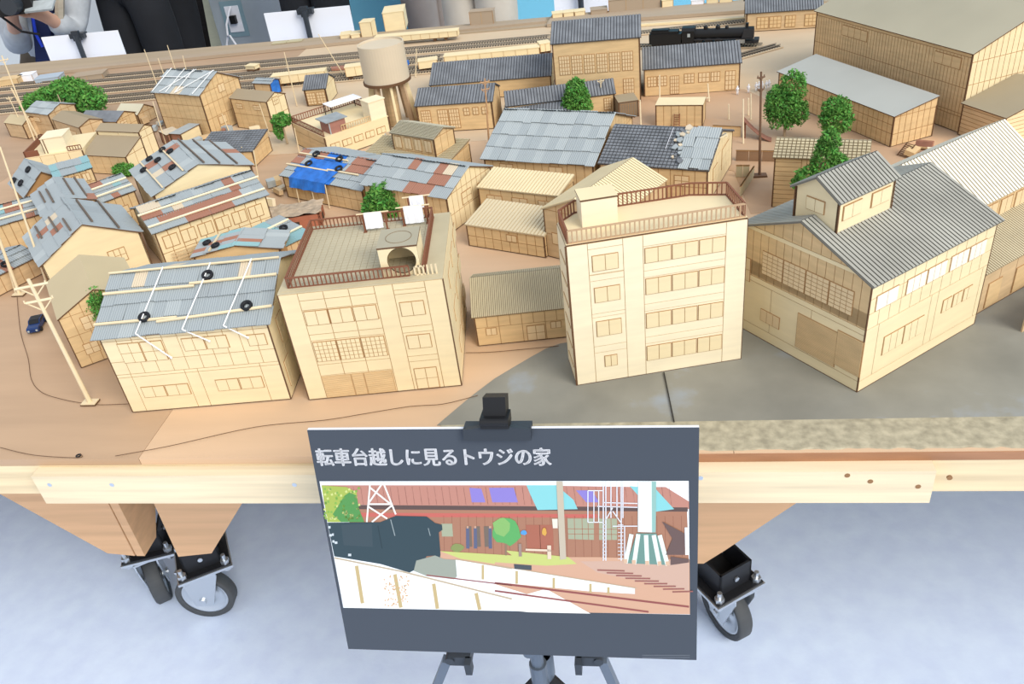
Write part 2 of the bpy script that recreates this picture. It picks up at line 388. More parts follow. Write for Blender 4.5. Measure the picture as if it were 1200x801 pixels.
b = MB(); b.box(-.0, 0, 0, .32, .04, .75, T=Matrix.Translation((-2.44, 4.75, -.745)) @ Matrix.Rotation(.12, 4, 'Y')); tag(part('board', b, mat('cream_board', (.62, .60, .42), var=.03)), 'cream panel leaning in the dark recess beside the concrete wall', 'board')
b = MB(); b.tube((-2.62, 4.7, -.75), (-2.60, 4.8, .4), .03, n=12); tag(part('pipe', b, mat('grey_pipe', (.4, .39, .37), var=.2, scale=(3, 3, 3))), 'grey pipe standing in the dark recess', 'pipe')
b = MB(); b.box(-2.82, 4.6, -.745, -2.66, 4.9, -.1); tag(part('cardboard_box', b, mat('reddish_carton', (.17, .07, .035), var=.2)), 'reddish brown carton in the dark recess left of the grey pipe', 'box')
# ------------------------------------------------------------------ the diorama table
pine = mat('pine_beam', (.76, .60, .37), var=.14, scale=(4, 90, 90), detail=4)
plyleg = mat('plywood_leg', (.66, .40, .22), var=.10, scale=(3, 20, 60))
plyt = mat('table_plywood', (.50, .335, .21), var=.07, scale=(3, 22, 3), detail=5)
plyt2 = mat('pinkish_table_plywood', (.64, .44, .28), var=.06, scale=(3, 20, 3), detail=5)
plytd = mat('brown_table_plywood', (.43, .29, .185), var=.07, scale=(3, 22, 3), detail=5)
plyb = mat('bleached_table_board', (.60, .46, .31), var=.05, scale=(4, 14, 4))
grounds = mat('grey_painted_ground', (.255, .245, .205), rough=.95, var=.16, scale=(9, 9, 9), bump=.25, detail=8)
_nt = grounds.node_tree; _b = _nt.nodes['Principled BSDF']; _src = _b.inputs['Base Color'].links[0].from_socket
_n = _nt.nodes.new('ShaderNodeTexNoise'); _n.inputs['Scale'].default_value = 9; _n.inputs['Detail'].default_value = 5; _tc = _nt.nodes.new('ShaderNodeTexCoord'); _nt.links.new(_tc.outputs['Object'], _n.inputs['Vector'])
_r = _nt.nodes.new('ShaderNodeMapRange'); _r.inputs[1].default_value = .60; _r.inputs[2].default_value = .72; _nt.links.new(_n.outputs[0], _r.inputs[0])
_m = _nt.nodes.new('ShaderNodeMix'); _m.data_type = 'RGBA'; _nt.links.new(_r.outputs[0], _m.inputs[0]); _nt.links.new(_src, _m.inputs[6]); _m.inputs[7].default_value = (.30, .33, .36, 1); _nt.links.new(_m.outputs[2], _b.inputs['Base Color'])
tbl = thing('diorama_table', 'large plywood exhibition table on castered legs carrying the model town', 'table', (0, 0.757, -.75))
TI = Matrix.Translation((0, -.757, .75))
def tpart(name, mb, m, label=None, parent=None, stuff=False): return part(name, mb, m, parent or tbl, TI if parent is None else None, label=label, stuff=stuff)
XL, XR, YF, YR = -3.1, 2.9, .765, 2.98
def slab(x0, y0, x1, y1, m, z1=-.001, z0=-.012, label=None):
    b = MB(); b.box(x0, y0, z0, x1, y1, z1); return tpart('top_board', b, m, label)
g_ = .0008
xs_ = [XL, -1.55, -.655, -.09, XR]
slab(XL, YF, -1.55, 1.85, plytd); slab(-1.55 + g_, YF, -.655, 1.85, plyt, label='brownish plywood board'); slab(-.655 + g_, YF, .105, 1.85, plyt2, label='pinkish plywood board'); slab(.105 + g_, YF, XR, 1.85, plyt2)
slab(XL, 1.85 + g_, -1.1, YR - .12, plytd); slab(-1.1 + g_, 1.85 + g_, .02, YR - .12, plyb); slab(.02 + g_, 1.85 + g_, XR, YR - .12, plyb)
b = MB(); b.box(XL, YR - .12 + g_, -.012, XR, YR, .003); tpart('rear_edge_board', b, mat('greyish_rear_board', (.40, .31, .21), var=.08, scale=(2, 20, 20)))
# brown card ground patches
def patch(pts, m, z=.0002, name='ground_card', t=.0008):
    b = MB(); b.prism([tuple(at(*p)[:2]) for p in pts], z, z - t); return tpart(name, b, m)
patch([(612, 118), (760, 112), (872, 104), (905, 120), (1100, 180), (1050, 235), (880, 250), (860, 200), (700, 170)][::-1], mat('brown_card_ground', (.52, .34, .21), var=.06, scale=(5, 5, 5)), z=-.0003, t=.0006)
# grey painted ground with a rough front slope
gp = [at(*p)[:2] for p in [(512, 498), (520, 491), (545, 470), (560, 458), (580, 443), (600, 431), (622, 418), (640, 408), (657, 402), (700, 396), (760, 385), (840, 378), (900, 360), (960, 345), (1060, 330)]]
gp = [tuple(p) for p in gp] + [tuple(at(1142, 345)[:2]), tuple(at(1290, 240)[:2])]
xr = 1.5; yf = at(900, 492)[1]
poly = [(xr, yf)] + [(xr, gp[-1][1])] + [p for p in reversed(gp[1:])] + [(at(512, 498)[0] + .0, yf)]
b = MB(); b.prism(poly[::-1], 0, -.006); tpart('painted_ground', b, grounds)
b = MB(); n = 160; x0 = at(517, 497)[0]; rs_ = random.Random(3)
pr_ = [[(x0 + (xr - x0) * i / n, yf, .0), (x0 + (xr - x0) * i / n, yf - .008 + rs_.uniform(-.002, .002), .0004 + rs_.uniform(-.0006, .0006)), (x0 + (xr - x0) * i / n, YF + .006 + rs_.uniform(-.003, .002), .0002 + rs_.uniform(-.0004, .0006)), (x0 + (xr - x0) * i / n, YF + .001, -.004)] for i in range(n + 1)]
for i in range(n):
    for j in range(3): b.face([pr_[i][j + 1], pr_[i + 1][j + 1], pr_[i + 1][j], pr_[i][j]])
tpart('rough_foam_edge', b, mat('raw_foam_edge', (.40, .355, .25), rough=1, var=.25, scale=(80, 80, 80)))
b = MB(); b.box(.0, YF - .001, -.0145, XR, YF + .006, -.0025); tpart('plywood_edge', b, mat('reddish_ply_edge', (.38, .19, .10), var=.15, scale=(10, 60, 60)))
for pp in ([(790, 494), (778, 436)],):
    a, c = Vector(at(*pp[0], .0016)), Vector(at(*pp[1], .0016)); b = MB(); b.tube(a, c, .0009, n=4); tpart('ground_joint', b, black)
# beams
b = MB(); b.box(XL, YF + .000, -.064, XR, YF + .03, -.0125); tpart('rear_beam', b, pine)
xb0, xb1 = at(38, 556, -.0145)[0], at(1096, 548, -.0145)[0]
b = MB(); b.box(xb0, .746, -.064, xb1, YF - .0005, -.0145); tpart('front_beam', b, mat('pale_pine_beam', (.80, .66, .44), var=.13, scale=(4, 90, 90), detail=4))
for sx, sy in ((58, 568), (131, 568), (821, 560), (345, 568)):
    p = aty(sx, sy, .7455); b = MB(); b.tube(p, p + np.array([0, .003, 0]), .0032, n=10); tpart('screw', b, steel)
for kx, ky in ((993, 557), (1020, 564), (1076, 570), (1113, 560)):
    p = aty(kx, ky, .7457); b = MB(); b.tube(p, p + np.array([0, .002, 0]), .0032, n=10); tpart('knot', b, mat('pine_knot', (.30, .16, .07), var=0))
# legs: plywood gussets
def gusset(lo, hi_x0, hi_x1, y, side=None):
    """lo = lower outline (x,z) left to right; upper edge at z=-.03"""
    poly = [(hi_x0, -.03)] + lo + [(hi_x1, -.03)]
    b = MB(); b.prism(poly, y, y + .018, axis='y'); o = tpart('leg', b, [plyleg]); return o
def sidepl(x0, x1, y, z_low0, z_low1, dy=.12, x1t=None):
    b = MB(); T = None
    b.prism([(y, -.03), (y, z_low0), (y + .05, z_low0), (y + dy, z_low1), (y + dy + .1, -.03)], x0, x1, axis='x'); return tpart('leg', b, [plyleg])
Y1 = 1.06
A1, A2 = aty(19, 589, Y1), aty(126, 648, Y1); A3 = aty(158, 651, Y1)
k = (A1[0] - A2[0]) / (A1[2] - A2[2]); gusset([(A2[0], A2[2]), (A3[0], A3[2])], A2[0] + k * (-.03 - A2[2]), A3[0] + .004, Y1)
sidepl(A3[0] + .004, A3[0] + .022, Y1, A3[2], -.42)
B1, B2 = aty(209, 652, Y1), aty(180, 589, Y1); B3, B4 = aty(248, 648, Y1), aty(284, 589, Y1)
k1 = (B2[0] - B1[0]) / (B2[2] - B1[2]); k2 = (B4[0] - B3[0]) / (B4[2] - B3[2])
gusset([(B1[0], B1[2]), (B3[0], B3[2])], B1[0] + k1 * (-.03 - B1[2]), B3[0] + k2 * (-.03 - B3[2]), Y1)
sidepl(B3[0] - .019, B3[0] - .001, Y1 + .018, B3[2], -.43)
C1, C2 = aty(818, 660, Y1), aty(849, 645, Y1); C3 = aty(938, 586, Y1); k3 = (C3[0] - C2[0]) / (C3[2] - C2[2])
gusset([(C1[0] - .06, C1[2]), (C1[0] + .01, C1[2]), (C2[0], C2[2])], C1[0] - .06, C2[0] + k3 * (-.03 - C2[2]), Y1)
sidepl(C1[0] - .06, C1[0] - .042, Y1 + .018, C1[2], -.43)
# a further leg pair at the right, outside the photograph, keeps the table standing
for xx in (1.9, -2.6):
    gusset([(xx, -.52), (xx + .06, -.52)], xx - .1, xx + .16, Y1); sidepl(xx, xx + .018, Y1 + .018, -.52, -.43)
    gusset([(xx, -.52), (xx + .06, -.52)], xx - .1, xx + .16, 2.6); sidepl(xx, xx + .018, 2.618, -.52, -.43)
brk = mat('black_steel_bracket', (.016, .017, .02), rough=.4, var=0)
tread = mat('grey_rubber_tread', (.07, .075, .08), rough=.6, var=.1)
def caster(cx, cy, top, yaw, wyaw, off=.022):
    """cx,cy wheel hub, top = underside of leg z"""
    c = link('caster', None, tbl, TI @ Matrix.Translation((cx, cy, -.75)) @ Matrix.Rotation(wyaw, 4, 'Z')); c.empty_display_size = .02
    R_ = .0625; tp = .155
    b = MB(); b.lathe([(R_ * .80, -.012), (R_ * .94, -.016), (R_, -.012), (R_, .012), (R_ * .94, .016), (R_ * .80, .012)], 40, (0, 0, R_), 'y'); part('tyre', b, tread, c, smooth=True)
    b = MB(); b.lathe([(.0, -.014), (.016, -.014), (.018, -.006), (R_ * .62, -.004), (R_ * .72, -.010), (R_ * .82, -.012), (R_ * .82, .012), (R_ * .72, .010), (R_ * .62, .004), (.018, .006), (.016, .014), (0, .014)], 40, (0, 0, R_), 'y'); part('wheel', b, steel, c, smooth=True)
    b = MB()
    for sy in (-1, 1):
        b.prism([(-.020, R_ - .014), (.020, R_ - .014), (.052, tp - .02), (.052, tp), (-.030, tp), (-.030, tp - .02)], sy * .022 - .0015, sy * .022 + .0015, axis='y')
    b.box(-.032, -.024, tp - .004, .054, .024, tp); b.tube((0, -.028, R_), (0, .028, R_), .008, n=10)
    part('fork', b, steel, c)
    T = Matrix.Rotation(yaw - wyaw, 4, 'Z') @ Matrix.Translation((off, 0, 0))
    b = MB(); b.box(-.055, -.055, tp, .055, .055, tp + .006, T=T); part('mounting_plate', b, steel, c)
    b = MB(); b.box(-.052, -.052, tp + .006, .052, .052, tp + .010, T=T); b.box(-.036, -.036, tp + .01, .036, -.032, tp + .062, T=T); b.box(.032, -.036, tp + .01, .036, .036, tp + .062, T=T); b.box(-.036, -.036, tp + .01, -.032, .036, tp + .062, T=T); part('bracket', b, brk, c)
    for sx in (-1, 1):
        for sy in (-1, 1):
            b = MB(); p = T @ Vector((sx * .043, sy * .043, tp - .008)); b.tube(p, p + Vector((0, 0, .04)), .0045, n=8); b.tube(p + Vector((0, 0, .018)), p + Vector((0, 0, .027)), .009, n=6); b.tube(p, p + Vector((0, 0, .007)), .009, n=6); part('bolt', b, steel, c)
    for a_ in (0, math.pi / 2):
        b = MB(); q = T @ (Matrix.Rotation(a_, 4, 'Z') @ Vector((.0, -.037, tp + .036))); q2 = T @ (Matrix.Rotation(a_, 4, 'Z') @ Vector((0, -.040, tp + .036))); b.tube(q, q2, .005, n=8); part('bolt', b, steel, c)
caster(-.935, 1.105, -.52, math.radians(30), math.radians(5))
caster(-1.075, 1.15, -.52, math.radians(20), math.radians(-55))
caster(.150, 1.09, -.52, math.radians(35), math.radians(-58), -.014)
# ------------------------------------------------------------------ the board on its easel
BL, BR, TL = Vector((-.366, .614, -.181)), Vector((.054, .615, -.186)), Vector((-.3650, .675, .118))
ux = (BR - BL); BW = ux.length; ux.normalize(); uy = (TL - BL); uy -= ux * uy.dot(ux); BH = uy.length; uy.normalize(); uz = ux.cross(uy)
BM = Matrix.Translation(BL) @ Matrix((ux, uy, uz)).transposed().to_4x4(); BI = BM.inverted()
def bp(px, py):
    c = BI @ Vector(CP); d = BI.to_3x3() @ Vector(ray(px, py)); p = c + d * (-c.z / d.z); return (p.x, p.y)
sign = thing('display_board', 'dark grey display board with white Japanese title and printed railway scene', 'sign', tuple(BL))
sign.matrix_world = BM
b = MB(); b.box(0, 0, -.005, BW, BH, -.0002, 0); part('foam_core', b, white, sign)
charcoal = mat('charcoal_print', (.050, .060, .076), rough=.45, var=0, spec=.4)
b = MB(); b.box(0, 0, -.0002, BW, BH, 0, 0); part('printed_face', b, charcoal, sign)
tc_ = bpy.data.curves.new('title_text', 'FONT'); tc_.body = '転車台越しに見るトウジの家'; tc_.size = 1; tc_.offset = .0
to = bpy.data.objects.new('tmp', tc_); C.objects.link(to); bpy.context.view_layer.update()
me = bpy.data.meshes.new_from_object(to.evaluated_get(bpy.context.evaluated_depsgraph_get())); C.objects.unlink(to); bpy.data.objects.remove(to)
co = np.array([v.co[:] for v in me.vertices]); mn, mx = co.min(0), co.max(0)
bold = bmesh.new()
for dx, dy in ((0, 0), (.032, 0), (-.032, 0), (.016, .014), (-.016, -.014)):
    nv = len(bold.verts); bold.from_mesh(me); bold.verts.ensure_lookup_table()
    for v in bold.verts[nv:]: v.co.x += dx; v.co.y += dy
bold.to_mesh(me); bold.free()
tl, br = bp(369, 524), bp(646, 544)
sx, sy = (br[0] - tl[0]) / (mx[0] - mn[0]), (tl[1] - br[1]) / (mx[1] - mn[1])
for v in me.vertices: v.co = ((v.co.x - mn[0]) * sx, (v.co.y - mn[1]) * sy, 0)
me.materials.clear(); me.materials.append(mat('white_print', (.9, .9, .92), var=0)); link('title_text', me, sign, Matrix.Translation((tl[0], br[1] - .0012, .0003)))
# printed picture: flat coloured shapes, each layer a hair above the last
pic = MB(); PM = []; lay = [0]
def pcol(name, c):
    m = mat('print_' + name, c, rough=.4, var=0, spec=.4)
    if m not in PM: PM.append(m)
    return PM.index(m)
def pshape(pts, name, c, step=1):
    lay[0] += step; z = .0003 + lay[0] * .000012; mi = pcol(name, c)
    pts = [bp(*p) for p in pts]; n_ = len(pts)
    if sum(pts[i][0] * pts[(i + 1) % n_][1] - pts[(i + 1) % n_][0] * pts[i][1] for i in range(n_)) < 0: pts = pts[::-1]
    pic.face([(x, y, z) for x, y in pts], mi)
def pline(p, q, wd, name, c, step=0):
    d = Vector(q) - Vector(p); d.normalize(); nn = Vector((-d.y, d.x)) * wd / 2; p, q = Vector(p), Vector(q); pshape([tuple(p + nn), tuple(q + nn), tuple(q - nn), tuple(p - nn)], name, c, step)
def z3(x, y): return (360 + x / 5, 580 + y / 5)
def z2(x, y): return (580 + x / 5, 540 + y / 5)
def z1(x, y): return (340 + x / 5, 480 + y / 5)
pshape([(374.5, 563.5), (807, 563), (808.5, 719.5), (402.5, 711.5)], 'sky', (.86, .90, .92))
pshape([z1(185, 440), z1(1200, 440), z2(0, 140), z2(160, 140), z2(830, 150), z2(1000, 150), z2(1137, 235), z2(1137, 280), z2(0, 265), z1(380, 555), z1(200, 555)], 'roof', (.46, .21, .155))
for i in range(46):
    x = 395 + i * 8.6
    if x < 795: pline((x + 2, 570), (x + 5, 591), .5, 'roofline', (.30, .10, .08))
pshape([(400, 591), (805, 594), (807.5, 662), (600, 662), (430, 655)], 'wall', (.36, .17, .10))
pshape([(400, 591), (806, 594), (806, 599), (400, 596)], 'eaveshade', (.10, .06, .05)); pshape([(400, 600), (700, 602), (700, 606), (400, 605)], 'redband', (.50, .12, .09))
for i in range(30): pline((520 + i * 9.6, 604), (521 + i * 9.6, 652), .5, 'plankline', (.24, .09, .05))
for q in ([(550, 571), (564, 572), (569, 588), (553, 588)], [(573, 571), (602, 571), (607, 588), (577, 588)], [(675, 574), (694, 574), (702, 588), (687, 588)]): pshape(q, 'solar', (.24, .19, .52))
for q in ([(617, 568), (652, 568), (672, 585), (677, 596), (630, 597), (622, 580)], [(738, 569), (768, 572), (790, 596), (768, 599), (757, 590)]): pshape(q, 'tarp', (.22, .55, .56))
for q in ([z2(425, 335), z2(580, 335), z2(580, 460), z2(430, 455)], [z2(610, 335), z2(715, 335), z2(715, 460), z2(610, 460)], [z3(785, 165), z3(850, 165), z3(855, 240), z3(790, 240)]): pshape(q, 'window', (.34, .36, .24))
for x in (465, 510, 545, 640, 680): pline(z2(x, 335), z2(x + 4, 460), .8, 'wframe', (.35, .17, .10))
pline(z2(425, 395), z2(715, 398), .8, 'wframe', (.35, .17, .10)); pline(z2(425, 425), z2(715, 428), .8, 'wframe', (.35, .17, .10))
pshape([z2(180, 372), z2(340, 372), z2(345, 520), z2(190, 520)], 'door', (.36, .12, .07)); pline(z2(262, 372), z2(268, 520), .7, 'doorline', (.2, .07, .04))
for x in (950, 1000, 1055): pshape([z3(x - 20, 180), z3(x + 12, 180), z3(x + 18, 300), z3(x - 14, 300)], 'dimdoor', (.16, .12, .09))
for x in (985, 1072, 940): pshape([z3(x - 9, 190), z3(x + 9, 190), z3(x + 12, 310), z3(x - 8, 310)], 'figure', (.10, .11, .18)); pshape([z3(x - 6, 178), z3(x + 6, 178), z3(x + 6, 192), z3(x - 6, 192)], 'skin', (.5, .3, .2))
pshape([(515, 645), (560, 650), (640, 652), (700, 652), (808, 655), (808.5, 719), (690, 717), (600, 690), (505, 660)], 'earth', (.58, .34, .22))
pshape([z3(780, 325), z3(1200, 350), z2(60, 520), z2(430, 560), z2(480, 600), z2(300, 610), z2(0, 590), z3(1100, 400), z3(900, 370)], 'grass', (.50, .54, .16))
pshape([z2(500, 585), z2(1137, 580), z2(1137, 760), z2(600, 650)], 'road', (.55, .36, .27))
pshape([z1(185, 440), z1(330, 450), z1(390, 480), z1(400, 560), z1(430, 655), z1(220, 655)], 'treelight', (.34, .42, .07))
pshape([z1(320, 500), z1(350, 480), z1(390, 500), z1(405, 580), z1(435, 655), z1(300, 655), z1(250, 610)], 'treedark', (.08, .26, .06))
rt_ = random.Random(5)
for i in range(60):
    x, y = rt_.uniform(195, 400), rt_.uniform(450, 640); pshape([z1(x, y), z1(x + 12, y - 6), z1(x + 16, y + 8), z1(x + 4, y + 10)], 'leafa' if i % 2 else 'leafb', (.20, .38, .06) if i % 2 else (.55, .60, .20), 0)
for (a_, c_) in (((470, 420), (450, 655)), ((545, 420), (620, 610)), ((465, 450), (590, 550)), ((540, 430), (460, 545)), ((460, 550), (600, 550)), ((460, 565), (570, 635)), ((600, 555), (480, 655))): pline(z1(*a_), z1(*c_), 2.0, 'tower', (.80, .76, .70), 1)
def blobp(cx, cy, rx, ry, n_=14, seed=1):
    r_ = random.Random(seed); return [(cx + rx * math.cos(2 * math.pi * i / n_) * r_.uniform(.8, 1.1), cy + ry * math.sin(2 * math.pi * i / n_) * r_.uniform(.8, 1.1)) for i in range(n_)]
pshape(blobp(594, 622, 18, 17), 'tree2', (.10, .36, .10)); pshape(blobp(588, 617, 11, 11, seed=4), 'tree2l', (.22, .42, .12)); pline((593, 636), (593, 650), 2, 'trunk', (.25, .17, .10))
pshape(blobp(536, 641, 8, 5, seed=6), 'bush', (.22, .26, .08))
pshape([z3(120, 158), z3(430, 155), z3(520, 118), z3(700, 122), z3(750, 160), z3(790, 170), z3(793, 200), z3(772, 215), z3(782, 345), z3(772, 400), z3(750, 395), z3(750, 350), z3(700, 355), z3(690, 375), z3(640, 380), z3(640, 430), z3(600, 450), z3(430, 400), z3(160, 355)], 'loco', (.028, .052, .062))
pshape([z3(200, 170), z3(380, 165), z3(385, 300), z3(215, 290)], 'locopanel', (.040, .062, .072)); pline(z3(490, 140), z3(515, 235), 1, 'handrail', (.28, .32, .32)); pline(z3(710, 190), z3(722, 235), .8, 'handrail', (.28, .32, .32)); pline(z3(415, 175), z3(440, 310), 1, 'locoline', (.015, .03, .035))
for x, y, t_ in ((132, 185, 6), (138, 232, 8), (152, 228, 5), (155, 268, 6), (170, 275, 8), (250, 347, 9)): pshape([z3(x - t_, y - 7), z3(x + t_, y - 7), z3(x + t_, y + 7), z3(x - t_, y + 7)], 'mark', (.55, .6, .62), 0)
pshape([z3(640, 380), z3(750, 350), z3(800, 370), z3(870, 375), z3(880, 470), z3(860, 490), z3(700, 470), z3(625, 440)], 'shade', (.30, .32, .26))
pshape([z3(160, 362), z3(560, 440), z3(900, 520), z3(1200, 600), z2(300, 745), z2(560, 890), z2(200, 882), z3(1200, 672), z3(240, 655), z3(205, 600)], 'girder', (.84, .82, .76))
pshape([z3(870, 375), z3(1200, 430), z2(0, 610), z2(820, 740), z2(820, 775), z2(560, 760), z2(0, 705), z3(1200, 520), z3(880, 485)], 'girder2', (.82, .84, .82))
pline(z3(160, 364), z3(560, 445), 1.6, 'rim', (.46, .36, .24), 1); pline(z3(560, 445), z3(1200, 605), 1.8, 'rim', (.46, .36, .24)); pline(z3(700, 465), z3(1200, 525), 1.4, 'redrail', (.26, .07, .06)); pline(z2(0, 710), z2(1137, 850), 2.2, 'redrail', (.26, .07, .06)); pline(z2(0, 757), z2(900, 880), 2.0, 'redrail', (.26, .07, .06)); pline(z3(870, 372), z3(1200, 428), 1, 'rim', (.46, .36, .24)); pline(z2(0, 608), z2(830, 742), 1, 'rim', (.46, .36, .24))
for x, y0, y1 in ((290, 410, 630), (515, 460, 655), (742, 515, 662), (990, 570, 668)): pline(z3(x, y0), z3(x + (35 if x < 700 else 22), y1), 4.2, 'post', (.50, .38, .18), 1)
for x, y0, y1 in ((1030, 405, 490),): pline(z3(x, y0), z3(x, y1), 3, 'post', (.50, .38, .18))
for x, y0, y1 in ((128, 640, 715), (345, 680, 740), (560, 715, 768), (665, 735, 775)): pline(z2(x, y0), z2(x, y1), 3, 'post', (.50, .38, .18))
for i in range(70):
    x = rt_.choice([470, 560, 500]) + rt_.uniform(-22, 34); y = rt_.uniform(465, 640); pshape([z3(x, y), z3(x + 7, y), z3(x + 7, y + 8), z3(x, y + 8)], 'rivet', (.62, .36, .18), 0)
for i in range(9): pline(z2(600 + i * 55, 635 + i * 16), z2(760 + i * 50, 640 + i * 15), 1.6, 'sleeper', (.28, .10, .08)); 
pshape([z2(112, 600), z2(215, 608), z2(215, 636), z2(115, 628)], 'pit', (.06, .07, .08))
pshape([z2(360, 117), z2(398, 117), z2(418, 570), z2(382, 575)], 'pole', (.50, .43, .32)); pshape([z2(335, 335), z2(368, 335), z2(368, 390), z2(340, 390)], 'polebox', (.72, .66, .55))
for x in (635, 650, 740, 750, 680, 715): pline(z2(x, 117), z2(x, 580 if x in (635, 650, 740, 730) else 330), 1.2, 'scaffold', (.74, .76, .80), 0)
for (a_, c_) in (((545, 170), (635, 170)), ((545, 170), (545, 355)), ((580, 170), (580, 355)), ((608, 170), (608, 355)), ((545, 355), (640, 355)), ((600, 262), (835, 268)), ((640, 240), (835, 245)), ((690, 378), (835, 378)), ((760, 378), (760, 580)), ((650, 340), (690, 270)), ((740, 360), (690, 290))): pline(z2(*a_), z2(*c_), 1.1, 'scaffold', (.74, .76, .80))
for y in range(370, 580, 22): pline(z2(720, y), z2(752, y), .7, 'scaffold', (.74, .76, .80)); pline(z2(632, y), z2(655, y), .7, 'scaffold', (.74, .76, .80))
pshape([z2(838, 117), z2(945, 117), z2(942, 415), z2(838, 412)], 'tank', (.72, .84, .83)); pshape([z2(918, 117), z2(945, 117), z2(942, 415), z2(920, 415)], 'tankshade', (.26, .45, .40))
pshape([z2(830, 420), z2(945, 420), z2(1020, 605), z2(775, 595)], 'cone', (.14, .26, .22))
for q in ((800, 425, 765, 595), (840, 425, 815, 600), (885, 430, 893, 605), (930, 430, 965, 608), (965, 430, 1012, 608)): pline(z2(q[0], q[1]), z2(q[2], q[3]), 5, 'fin', (.72, .80, .72), 1); pline(z2(q[2] - 2, q[3] - 25), z2(q[2], q[3]), 4.6, 'finfoot', (.62, .42, .28), 1)
pshape([z2(980, 350), z2(1110, 420), z2(1110, 545), z2(1000, 545), z2(1040, 450)], 'wallshade', (.13, .08, .07)); pshape([z2(1030, 555), z2(1137, 570), z2(1137, 590), z2(1030, 605)], 'wallshade', (.13, .08, .07)); pshape([z2(1112, 385), z2(1137, 385), z2(1137, 545), z2(1115, 545)], 'sky', (.86, .90, .92))
pline(z2(180, 515), z2(330, 520), 2.4, 'bench', (.70, .56, .42), 1); pline(z2(147, 480), z2(150, 555), 3.5, 'benchp', (.30, .22, .18)); pline(z2(318, 490), z2(320, 570), 4.5, 'bench', (.70, .56, .42))
pshape(blobp(614, 623, 4, 3), 'bluesign', (.08, .30, .62)); pshape(blobp(638, 622, 3, 5), 'yellow', (.62, .34, .06))
part('printed_picture', pic, PM, sign)
tc_ = bpy.data.curves.new('credit', 'FONT'); b = MB()
for r_ in range(2):
    for i in range(26): 
        x, y = bp(753 + i * 2.15, 767.5 + r_ * 2.6); b.face([(x, y, .0003), (x + .0012, y, .0003), (x + .0012, y + .0010, .0003), (x, y + .0010, .0003)])
part('small_print', b, mat('grey_print', (.22, .24, .27), var=0), sign, stuff=True)
# easel: clip, mast, arms, tripod
esl = thing('easel', 'black folding easel with top clip holding the display board', 'easel', (-.155, .70, -.75)); EI = Matrix.Translation((.155, -.70, .75))
gun = mat('gunmetal_plastic', (.035, .042, .052), rough=.4, var=0); gunl = mat('grey_metal_tube', (.14, .17, .21), rough=.35, metal=.4, var=0)
def BP(x, y, z): return BM @ Vector((x, y, z))
cx = bp(583, 500)[0]; T = BM @ Matrix.Translation((cx, BH, 0))
b = MB(); b.prism([(-.036, -.010), (.036, -.010), (.036, .003), (.014, .006), (.010, .012), (-.010, .012), (-.014, .006), (-.036, .003)], .0012, .008, T=T); b.prism([(-.036, -.004), (.036, -.004), (.036, .003), (-.036, .003)], -.012, -.006, T=T); b.box(-.036, .0, -.011, .036, .0035, .004, T=T); part('clip_jaw', b, gun, esl, EI)
b = MB(); b.box(-.013, .012, -.012, .011, .036, .010, T=T @ Matrix.Rotation(-.25, 4, 'X')); b.box(-.016, .006, -.010, .014, .018, .012, T=T); b.tube(T @ Vector((-.016, .014, .012)), T @ Vector((.014, .014, .012)), .004, n=10); part('clip_lever', b, black, esl, EI)
b = MB(); mt = Vector((-.165, .715, .10)); mb_ = Vector((-.155, .66, -.42)); b.tube(T @ Vector((0, .01, -.012)), mb_ + (T @ Vector((0, .01, -.012)) - mb_) * .3, .008, n=12); b.tube(T @ Vector((0, .0, -.014)), (-.148, .685, -.30), .009, n=12); b.tube((-.148, .685, -.30), (-.148, .69, -.52), .012, n=14); part('mast', b, gunl, esl, EI)
hub = Vector(at(627, 782, -.26)); hub = Vector((hub.x, .70, 0)); hub.z = aty(627, 782, .70)[2]
b = MB(); b.lathe([(.013, .03), (.016, .025), (.016, -.01), (.012, -.022), (0, -.022)], 24, tuple(hub)); part('collar', b, gunl, esl, EI, smooth=True)
for a_, nm in ((math.radians(205), ''), (math.radians(335), ''), (math.radians(90), '')):
    b = MB(); q = hub + Vector((math.cos(a_) * .36, math.sin(a_) * .20, 0)); q.z = -.735; b.tube(hub + Vector((0, 0, -.012)), q, .009, n=8); lg = part('leg', b, black, esl, EI)
    b = MB(); b.tube(q, q + Vector((math.cos(a_) * .01, math.sin(a_) * .006, -.0145)), .012, n=10); part('foot', b, rubber, lg)
for sx, px in ((-1, 540), (1, 690)):
    h0 = Vector(aty(px, 764, .632)); h1 = h0 + Vector((sx * .03 - .0, .03, -.2)); b = MB()
    e1 = Vector(aty(508 if sx < 0 else 724, 812, .66)); st_ = Vector(aty(524 if sx < 0 else 706, 772, .645)); b.tube(st_, st_ + (e1 - st_) * 4, .008, n=4); a0 = part('arm', b, gunl, esl, EI)
    b = MB(); b.box(-.014, -.012, -.010, .014, .010, .006, T=Matrix.Translation(h0)); b.box(sx * -.012 - .004, -.022, -.014, sx * -.012 + .004, -.010, .006, T=Matrix.Translation(h0)); b.tube(h0 + Vector((sx * .012, -.014, 0)), h0 + Vector((sx * .012, .012, 0)), .006, n=10); part('ledge_hook', b, gun, esl, EI)
